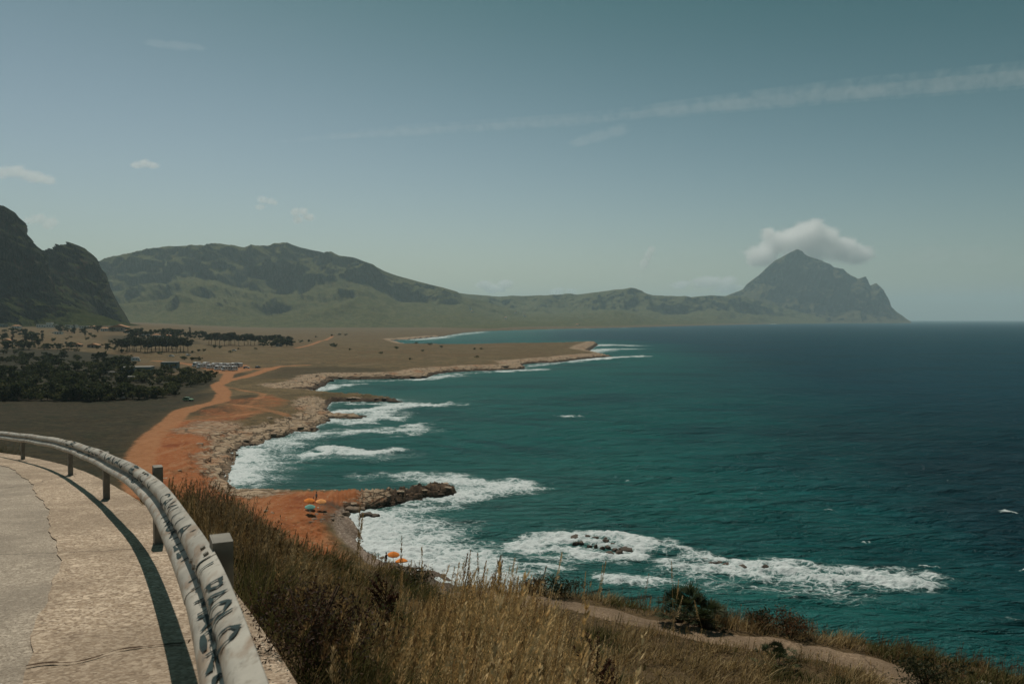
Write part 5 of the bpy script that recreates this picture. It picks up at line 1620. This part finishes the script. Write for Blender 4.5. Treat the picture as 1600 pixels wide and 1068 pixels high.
def camper(label, group, paint=VW):
    root = empty('camper_van'); tag(root, label, 'camper van', group)
    MB().prism([(-3.0, .45), (-3.0, 2.85), (-2.8, 3.0), (1.6, 3.05), (2.35, 2.85), (2.4, 2.35), (2.15, 2.2), (2.75, 1.35), (3.15, 1.2), (3.2, .45)], -1.1, 1.1, .06).build('body', paint, root)
    g = MB()
    g.prism([(2.17, 2.15), (2.70, 1.42), (2.74, 1.44), (2.21, 2.17)], -.9, .9); g.build('windscreen', GLASS, root)
    for s in (-1, 1):
        MB().box((-1.3, s * 1.105, 1.9), (1.3, .03, .6), 0, .01).build('window', GLASS, root)
        MB().box((.6, s * 1.105, 1.9), (.8, .03, .55), 0, .01).build('window', GLASS, root)
        MB().box((1.95, s * 1.105, 1.75), (.6, .03, .55), 0, .01).build('window', GLASS, root)
        MB().box((3.2, s * .8, .85), (.06, .35, .25), 0, .02).build('headlight', LAMP, root)
        MB().box((-3.0, s * .9, 1.0), (.06, .2, .35), 0, .02).build('tail_light', TAIL, root)
    MB().box((3.2, 0, .5), (.15, 2.1, .25), 0, .04).build('bumper', VS, root)
    MB().box((-.8, 0, 3.1), (.8, .8, .16), 0, .04).build('roof_vent', VS, root)
    wheels(root, (-1.9, 2.2), .98, .36)
    return root


def car(label, group, paint):
    root = empty('parked_car'); tag(root, label, 'car', group)
    MB().prism([(-2.05, .35), (-2.1, .8), (-2.0, 1.0), (-1.6, 1.05), (.95, .98), (1.85, .82), (2.1, .65), (2.1, .35)], -.86, .86, .07).build('body', paint, root)
    MB().prism([(-1.85, 1.0), (-1.45, 1.46), (.2, 1.5), (.95, .98)], -.76, .76, .06).build('cabin', GLASS, root)
    MB().prism([(-1.5, 1.44), (-1.42, 1.5), (.16, 1.54), (.28, 1.46)], -.72, .72, .02).build('roof', paint, root)
    for s in (-1, 1):
        MB().box((2.07, s * .62, .68), (.08, .32, .14), 0, .02).build('headlight', LAMP, root)
        MB().box((-2.08, s * .66, .8), (.06, .26, .18), 0, .02).build('tail_light', TAIL, root)
    wheels(root, (-1.3, 1.35), .8, .31)
    return root


first = None
CAMP = [(307, 572.5, 4.4), (315, 575, 4.1), (322, 572.5, 4.5), (330, 576, 4.2), (337, 573.5, 4.0), (342, 578, 4.3), (348, 574, 4.4), (354, 579, 4.0), (359, 574.5, 4.2), (365, 579, 4.4), (367, 573.5, 4.1)]
for i, (px, py, a) in enumerate(CAMP):
    p = ground_at(px, py, 60)
    lab = 'white camper van in the packed row at the end of the dirt track'
    if first is None: first = camper(lab, 'camper vans in the packed row'); o = first
    else: o = copy_tree(first)
    o.location = p; o.rotation_euler = (0, 0, a)
o = copy_tree(first); o['label'] = 'white camper van parked apart at the right of the packed row'; del o['group']; o.location = ground_at(374, 573.5, 60); o.rotation_euler = (0, 0, 2.3)
o = copy_tree(first); o['label'] = 'white camper van beside the larger pale teal building'; o.location = ground_at(212, 564.5, 60); o.rotation_euler = (0, 0, .3)
if 'group' in o: del o['group']
o = copy_tree(first); o['label'] = 'white van half hidden at the front edge of the wood'; o.location = ground_at(191, 622, 60) + np.array([0, -3, 0]); o.rotation_euler = (0, 0, .2); o.scale = (.8, .8, .8)
if 'group' in o: del o['group']
c = car('green car standing on the dry field at the edge of the wood', None, VG); c.location = ground_at(294, 626, 60); c.rotation_euler = (0, 0, -.25)
c = car('silver car at the right of the camper vans', None, VS); c.location = ground_at(385, 575.5, 60); c.rotation_euler = (0, 0, .15)
c = car('dark car farthest right along the dirt track by the campers', None, VB); c.location = ground_at(403, 575, 60); c.rotation_euler = (0, 0, 1.3)
c = car('small white car on the plain below the pine grove', None, VW); c.location = ground_at(366, 548, 60); c.rotation_euler = (0, 0, .1)
c = car('white car on the lane left of the campers', None, VW); c.location = ground_at(268, 557, 60); c.rotation_euler = (0, 0, .1)
c = car('white car on the lane above the teal building', None, VW); c.location = ground_at(294, 555.5, 60); c.rotation_euler = (0, 0, 1.1)
c = car('white car by the dark trees under the long white house', None, VW); c.location = ground_at(84, 520.5, 60); c.rotation_euler = (0, 0, .1)
c = car('white car parked at the left among garden trees', None, VW); c.location = ground_at(25, 538, 60); c.rotation_euler = (0, 0, .3)

# ------------------------------------------------------------------ umbrellas and bathers
OR1 = simple('orange_canvas', (.72, .22, .04), .85, .1, .12, 3)
OR2 = simple('pale_orange_canvas', (.80, .34, .12), .85, .1, .12, 3)
TQ = simple('turquoise_canvas', (.16, .36, .31), .85, .1, .12, 3)
POLE = simple('white_pole', (.6, .6, .58), .5, .4, .1, 5)


def parasol(px, py, mat, label, r=.88, hgt=1.9, tilt=.15):
    p = ground_at(px, py + 11, 60)
    root = empty('beach_umbrella', p); tag(root, label, 'umbrella'); root.rotation_euler = (tilt, tilt * .5, 0)
    MB().tube([(0, 0, -.3), (0, 0, hgt)], .025, 8).build('pole', POLE, root)
    mb = MB(); bm = mb.bm; n = 8
    top = bm.verts.new((0, 0, hgt + .12))
    rings = []
    for t in (.35, .7, 1.0):
        rings.append([bm.verts.new((math.cos(k * math.pi / n) * r * t * (1 if k % 2 == 0 else .95), math.sin(k * math.pi / n) * r * t * (1 if k % 2 == 0 else .95), hgt + .12 - .42 * t ** 1.5 + (0 if k % 2 == 0 else .02 * t))) for k in range(2 * n)])
    for k in range(2 * n):
        bm.faces.new((top, rings[0][k], rings[0][(k + 1) % (2 * n)]))
        for a, b in zip(rings, rings[1:]): bm.faces.new((a[k], b[k], b[(k + 1) % (2 * n)], a[(k + 1) % (2 * n)]))
    low = [bm.verts.new(v.co + Vector((0, 0, -.11))) for v in rings[-1]]
    for k in range(2 * n): bm.faces.new((rings[-1][k], low[k], low[(k + 1) % (2 * n)], rings[-1][(k + 1) % (2 * n)]))
    mb.build('canopy', mat, root)
    MB().lathe([(.001, 0), (.03, .02), (.03, .06), (.001, .1)], 8, (0, 0, hgt + .11)).build('finial', POLE, root)
    return root


parasol(483, 784, OR1, 'orange beach umbrella on the red promontory, left of the turquoise one', .95)
parasol(501, 785, OR2, 'pale orange beach umbrella on the red promontory, right of the turquoise one', .95)
parasol(484, 790.5, TQ, 'turquoise beach umbrella on the red promontory in front of the orange pair', .92, 1.5)
parasol(614, 871, OR1, 'bright orange beach umbrella close to the surf on the pebble beach', .88)
parasol(628, 883, OR1, 'bright orange beach umbrella on the pebble beach nearer the slope', .88, 1.9, -.1)

SKIN = simple('sunlit_skin', (.36, .20, .13), .6, .3, .1, 6)
HAIR = simple('dark_hair', (.03, .02, .015), .7, .3, .2, 20)


def person(px, py, pose, label, cloth, rz=0.0):
    p = ground_at(px, py, 60)
    root = empty('person', p, rz); tag(root, label, 'person')
    if pose == 'stand':
        J = dict(pel=(0, 0, .92), ch=(0, 0, 1.25), nk=(0, 0, 1.47), hd=(0, .01, 1.58), ht=(0, .02, 1.72), sl=(-.19, 0, 1.40), sr=(.19, 0, 1.40), el=(-.25, .03, 1.13), er=(.27, .05, 1.14), wl=(-.24, .10, .90), wr=(.22, .20, .98),
                 hl=(-.10, 0, .88), hr=(.10, 0, .88), kl=(-.11, .03, .48), kr=(.12, .06, .49), al=(-.11, -.02, .08), ar=(.13, .02, .08), tl=(-.12, .14, .03), tr=(.15, .18, .03))
    else:
        J = dict(pel=(0, 0, .12), ch=(0, -.10, .42), nk=(0, -.13, .64), hd=(0, -.10, .75), ht=(0, -.07, .89), sl=(-.19, -.12, .58), sr=(.19, -.12, .58), el=(-.27, -.05, .33), er=(.27, -.05, .33), wl=(-.22, .18, .26), wr=(.22, .18, .26),
                 hl=(-.10, .03, .12), hr=(.10, .03, .12), kl=(-.14, .40, .40), kr=(.14, .42, .42), al=(-.13, .72, .07), ar=(.13, .74, .07), tl=(-.14, .88, .05), tr=(.14, .90, .05))
    rad = dict(pel=.13, ch=.135, nk=.055, hd=.085, ht=.075, sl=.06, sr=.06, el=.042, er=.042, wl=.03, wr=.03, hl=.095, hr=.095, kl=.058, kr=.058, al=.04, ar=.04, tl=.03, tr=.03)
    names = list(J)
    E = [('pel', 'ch'), ('ch', 'nk'), ('nk', 'hd'), ('hd', 'ht'), ('ch', 'sl'), ('ch', 'sr'), ('sl', 'el'), ('sr', 'er'), ('el', 'wl'), ('er', 'wr'), ('pel', 'hl'), ('pel', 'hr'), ('hl', 'kl'), ('hr', 'kr'), ('kl', 'al'), ('kr', 'ar'), ('al', 'tl'), ('ar', 'tr')]
    # hands with a palm, four fingers and a thumb each
    for w_, e_ in (('wl', 'el'), ('wr', 'er')):
        W_, E_ = Vector(J[w_]), Vector(J[e_]); dv = (W_ - E_).normalized(); sd_ = dv.cross(Vector((0, 1, .3))).normalized()
        J[w_ + 'p'] = tuple(W_ + dv * .08); rad[w_ + 'p'] = .030; E.append((w_, w_ + 'p'))
        for k, (o_, l_) in enumerate(((-.027, .07), (-.009, .085), (.009, .08), (.027, .06))):
            J[f'{w_}f{k}'] = tuple(W_ + dv * (.08 + l_) + sd_ * o_ + Vector((0, .012, -.006))); rad[f'{w_}f{k}'] = .008; E.append((w_ + 'p', f'{w_}f{k}'))
        J[w_ + 't'] = tuple(W_ + dv * .07 + sd_ * .055); rad[w_ + 't'] = .009; E.append((w_, w_ + 't'))
    names = list(J)
    me = bpy.data.meshes.new('body')
    me.from_pydata([J[k] for k in names], [(names.index(a), names.index(b)) for a, b in E], [])
    me.materials.append(SKIN)
    b = link('body', me, root)
    m_ = b.modifiers.new('skin', 'SKIN'); b.modifiers.new('sub', 'SUBSURF').levels = 1
    for k, v in zip(names, me.skin_vertices[0].data):
        v.radius = (rad[k], rad[k]); v.use_root = (k == 'pel')
    hd = Vector(J['hd']).lerp(Vector(J['ht']), .55)
    mb = MB(); mb.lathe([(.001, .115), (.06, .105), (.10, .06), (.108, 0), (.10, -.05)], 12, hd + Vector((0, -.02, .03))); mb.build('hair', HAIR, root, True)
    pl_, ch_ = Vector(J['pel']), Vector(J['ch'])
    tr_ = MB().tube([pl_ + Vector((0, 0, -.08)), pl_ + Vector((0, 0, .06)), pl_.lerp(ch_, .5)], [.175, .17, .15], 12); tr_.build('swimwear' if cloth is not HAIR else 'shorts', cloth, root, True)
    if pose == 'stand':
        MB().tube([pl_.lerp(ch_, .3), ch_, ch_ + Vector((0, 0, .14))], [.155, .175, .13], 12).build('shirt', cloth, root, True)
    return root


GREYC = simple('grey_cloth', (.30, .32, .33), .9, .1, .1, 8); REDC = simple('red_cloth', (.42, .05, .03), .9, .1, .1, 8); DKC = simple('dark_cloth', (.03, .035, .05), .9, .1, .1, 8)
person(494.5, 783, 'stand', 'person in grey standing between the two orange umbrellas on the promontory', GREYC, 2.6)
person(489, 785, 'sit', 'person in red sitting under the orange umbrellas on the promontory', REDC, 2.0)
person(603.5, 881, 'stand', 'person in dark clothes standing by the umbrella near the surf', DKC, 1.0)
person(604, 888, 'sit', 'person in orange sitting on the pebbles in front of the dark dressed one', OR1, .8)
person(611, 890, 'sit', 'person in red sitting beside the nearer orange umbrella on the beach', REDC, -.6)

# ------------------------------------------------------------------ sky: clouds, contrail
print('sky')


def cloud_material(name, dens, blobs, scale, lo, hi):
    M = Mat(name)
    v = M.n('ShaderNodeTexCoord').outputs['Object']
    wv = M.n('ShaderNodeTexNoise', Vector=v, Scale=scale, Detail=3.0).outputs[1]
    v2 = M.n('ShaderNodeVectorMath', {'operation': 'ADD'}, _0=v, _1=M.n('ShaderNodeVectorMath', {'operation': 'SCALE'}, _0=M.n('ShaderNodeVectorMath', {'operation': 'SUBTRACT'}, _0=wv, _1=(.5, .5, .5)).outputs[0], Scale=.34).outputs[0]).outputs[0]
    n1 = M.noise(v, scale * 2.3, 8, .68, .3)
    tot = None
    for (bx, bz, br) in blobs:
        q = M.n('ShaderNodeMapping', {'vector_type': 'TEXTURE'}, Vector=v2, Location=(bx, 0, bz), Scale=(br, .8, br * 1.25)).outputs[0]
        f = M.ramp(M.n('ShaderNodeVectorMath', {'operation': 'LENGTH'}, _0=q).outputs['Value'], 1.0, .25)
        tot = f if tot is None else M.math('MAXIMUM', tot, f)
    k = M.ramp(M.math('ADD', tot, M.math('MULTIPLY', M.math('SUBTRACT', n1, .5), 2.1)), lo, hi)
    L = M.n('ShaderNodeVectorMath', {'operation': 'LENGTH'}, _0=v).outputs['Value']
    d = M.math('MULTIPLY', M.math('MULTIPLY', k, M.ramp(L, 1.0, .85)), dens)
    d = M.math('MULTIPLY', d, M.ramp(tot, .0, .12))
    p = M.n('ShaderNodeVolumePrincipled', Color=(.985, .99, .99, 1), Density=d, Anisotropy=.45)
    M.nt.links.new(p.outputs[0], M.out.inputs[1])
    return M.m


def cloud(px, py, w, h, dens, label, seed, dist=34000, lo=.25, hi=.9, scale=2.6, rot=0.0, blobs=None):
    c = wd(px, py, dist); s = dist / F
    rs = np.random.default_rng(seed)
    if blobs is None: blobs = [(rs.uniform(-.6, .6), rs.uniform(-.35, .35), rs.uniform(.28, .5)) for k in range(5)]
    me = bpy.data.meshes.new('cloud'); bm = bmesh.new()
    bmesh.ops.create_icosphere(bm, subdivisions=3, radius=1.0); bm.to_mesh(me); bm.free()
    me.materials.append(cloud_material('cloud_vapour', dens, blobs, scale, lo, hi))
    o = link('cloud', me); o.location = c; o.scale = (w * s / 2, w * s / 2 * .45, h * s / 2); o.rotation_euler = (0, -rot, 0)
    tag(o, label, 'cloud', None, 'thing')
    return o


cloud(1258, 388, 240, 132, .0034, 'bright cloud capping the pointed mountain on the headland', 1, scale=2.2,
      blobs=[(-.58, -.18, .34), (-.36, .12, .32), (-.12, .22, .36), (.06, .38, .36), (.22, .18, .42), (.45, .0, .40), (.66, -.15, .30), (.0, -.1, .4), (-.5, .36, .14)])
cloud(32, 272, 150, 60, .0010, 'soft cloud at the left edge above the tall cliff', 2, blobs=[(-.5, .1, .4), (-.1, .15, .4), (.25, -.1, .4), (.55, -.3, .3)])
cloud(226, 257, 74, 34, .0018, 'small isolated oval cloud high over the broad green hill', 3, blobs=[(-.35, -.05, .4), (.0, .1, .5), (.35, -.05, .4)])
cloud(62, 346, 70, 42, .0016, 'faint cloud beside the top of the tall cliff', 4)
cloud(412, 318, 56, 34, .0018, 'faint small puff above the middle of the green hill, left of a brighter one', 5)
cloud(478, 337, 56, 38, .0028, 'small puff low above the summit of the green hill', 6)
cloud(783, 449, 90, 40, .0045, 'little bright cloud just behind the low ridge, nearest the green hill', 7)
cloud(1010, 402, 56, 50, .003, 'ragged upright puff left of the pointed mountain', 8, blobs=[(-.1, -.4, .45), (.1, .1, .4), (.25, .45, .35)])
cloud(1000, 425, 150, 80, .0003, 'pale wide haze cloud under the ragged puff', 9, blobs=[(0, 0, .8)], hi=1.3)
cloud(1095, 445, 150, 50, .0030, 'low cloud bank between the ridge and the pointed mountain', 10)
cloud(888, 453, 70, 30, .0035, 'tiny low cloud peeping over the middle of the ridge', 11)
cloud(935, 213, 140, 46, .00016, 'thin smear of cloud under the vapour trail', 12, rot=.2, blobs=[(-.4, -.1, .45), (0, 0, .5), (.4, .1, .5)])
cloud(272, 71, 130, 24, .00014, 'thin wisp high at the upper left', 13, rot=-.06, blobs=[(-.4, .1, .5), (.1, 0, .6), (.5, 0, .4)])
cloud(1490, 400, 260, 70, .00014, 'grey veil of cloud right of the pointed mountain', 14, blobs=[(-.3, 0, .6), (.3, 0, .6)], hi=1.2)
cloud(1530, 460, 280, 80, .00018, 'low grey veil over the open sea horizon', 15, blobs=[(-.3, 0, .6), (.3, 0, .6)], hi=1.2)

# vapour trail: a long tube of cloud
D0 = 36000
pts = [(430, 222, 4), (520, 213, 9), (640, 204, 14), (760, 197, 15), (900, 187, 15), (1000, 177, 16), (1030, 173, 18), (1150, 160, 22), (1300, 144, 26), (1450, 131, 29), (1600, 117, 31), (1750, 103, 33)]
mb = MB()
mb.tube([Vector(wd(a, b, D0)) for a, b, w in pts], [w * D0 / F / 2 * 1.45 for a, b, w in pts], 12)
M = Mat('vapour_trail')
v = M.pos()
n1 = M.noise(v, .0018, 7, .65, .5); n2 = M.noise(v, .00025, 4, .6)
d = M.math('MULTIPLY', M.ramp(M.math('ADD', n1, M.math('MULTIPLY', M.math('SUBTRACT', n2, .5), .5)), .36, .72), .00020)
p_ = M.n('ShaderNodeVolumePrincipled', Color=(.92, .94, .93, 1), Density=d, Anisotropy=.3)
M.nt.links.new(p_.outputs[0], M.out.inputs[1])
vt = mb.build('vapour_trail', M.m)
tag(vt, 'long thin vapour trail slanting up across the sky to the right', 'vapour trail', None, 'thing')

mb = MB()
mb.tube([Vector(wd(a, b + w * .12, D0)) for a, b, w in pts], [w * D0 / F / 2 * .8 for a, b, w in pts], 12)
M2 = Mat('vapour_trail_core'); v = M2.pos()
n1 = M2.noise(v, .0022, 7, .65, .5); n2 = M2.noise(v, .0003, 4, .6)
d = M2.math('MULTIPLY', M2.ramp(M2.math('ADD', n1, M2.math('MULTIPLY', M2.math('SUBTRACT', n2, .5), .5)), .30, .66), .00029)
p_ = M2.n('ShaderNodeVolumePrincipled', Color=(.95, .96, .96, 1), Density=d, Anisotropy=.3)
M2.nt.links.new(p_.outputs[0], M2.out.inputs[1])
mb.build('core', M2.m, vt)

# haze
M = Mat('sea_haze')
p_ = M.n('ShaderNodeVolumePrincipled', Color=(.66, .865, .93, 1), Density=6.2e-5, Anisotropy=.2)
M.nt.links.new(p_.outputs[0], M.out.inputs[1])
hz = MB().box((0, 14550, 410), (62000, 32500, 900)).build('haze', M.m)
hz.scale = (1, 1, 1)
hz.location = (0, 0, 0)
tag(hz, kind='stuff')

# ------------------------------------------------------------------ light
SUN_EL, SUN_AZ = R(57), R(-22)        # azimuth from straight ahead, towards the right
w = bpy.data.worlds.new('World'); sc.world = w; w.use_nodes = True
nt = w.node_tree; nt.nodes.clear()
sky = nt.nodes.new('ShaderNodeTexSky'); sky.sky_type = 'NISHITA'; sky.sun_disc = False
sky.sun_elevation = SUN_EL; sky.sun_rotation = SUN_AZ; sky.altitude = 30; sky.air_density = 1.0; sky.dust_density = 1.2; sky.ozone_density = 1.0
tcw = nt.nodes.new('ShaderNodeTexCoord')
dotn = nt.nodes.new('ShaderNodeVectorMath'); dotn.operation = 'DOT_PRODUCT'; dotn.inputs[1].default_value = (.16, 0, 1.0)
nt.links.new(tcw.outputs['Generated'], dotn.inputs[0])
mr = nt.nodes.new('ShaderNodeMapRange'); mr.interpolation_type = 'SMOOTHSTEP'
for k_, v_ in ((1, .04), (2, .50)): mr.inputs[k_].default_value = v_
nt.links.new(dotn.outputs['Value'], mr.inputs[0])
tintn = nt.nodes.new('ShaderNodeMix'); tintn.data_type = 'RGBA'
tintn.inputs[6].default_value = (.83, .86, .775, 1); tintn.inputs[7].default_value = (.13, .37, .28, 1)
nt.links.new(mr.outputs[0], tintn.inputs[0])
mixn = nt.nodes.new('ShaderNodeMix'); mixn.data_type = 'RGBA'; mixn.blend_type = 'MULTIPLY'; mixn.inputs[0].default_value = 1.0
nt.links.new(tintn.outputs[2], mixn.inputs[7])
bg = nt.nodes.new('ShaderNodeBackground'); bg.inputs[1].default_value = 0.073
ow = nt.nodes.new('ShaderNodeOutputWorld')
nt.links.new(sky.outputs[0], mixn.inputs[6]); nt.links.new(mixn.outputs[2], bg.inputs[0]); nt.links.new(bg.outputs[0], ow.inputs[0])
L = bpy.data.lights.new('sun', 'SUN'); L.energy = 3.4; L.angle = R(.53); L.color = (1.0, .93, .83)
lo = bpy.data.objects.new('sun', L); COL.objects.link(lo)
sdir = Vector((math.sin(SUN_AZ) * math.cos(SUN_EL), math.cos(SUN_AZ) * math.cos(SUN_EL), math.sin(SUN_EL)))
lo.rotation_euler = sdir.to_track_quat('Z', 'Y').to_euler()
lo.location = (0, 0, 300)

# ------------------------------------------------------------------ camera
cam = bpy.data.cameras.new('camera'); cam.sensor_width = 36; cam.lens = F / 1600 * 36; cam.clip_start = .05; cam.clip_end = 150000
cam.dof.use_dof = True; cam.dof.focus_distance = 60; cam.dof.aperture_fstop = 6.3
co = bpy.data.objects.new('camera', cam); COL.objects.link(co)
co.location = (0, 0, HC); co.rotation_euler = (math.pi / 2 - PITCH, 0, 0)
sc.camera = co

vs = sc.view_settings
vs.view_transform = 'Standard'; vs.look = 'None'; vs.exposure = 0.0; vs.gamma = 1.0
sc.cycles.use_denoising = True
sc.cycles.volume_bounces = 8
sc.cycles.volume_step_rate = 1.0
sc.cycles.max_bounces = 10
print('objects', len(sc.objects))
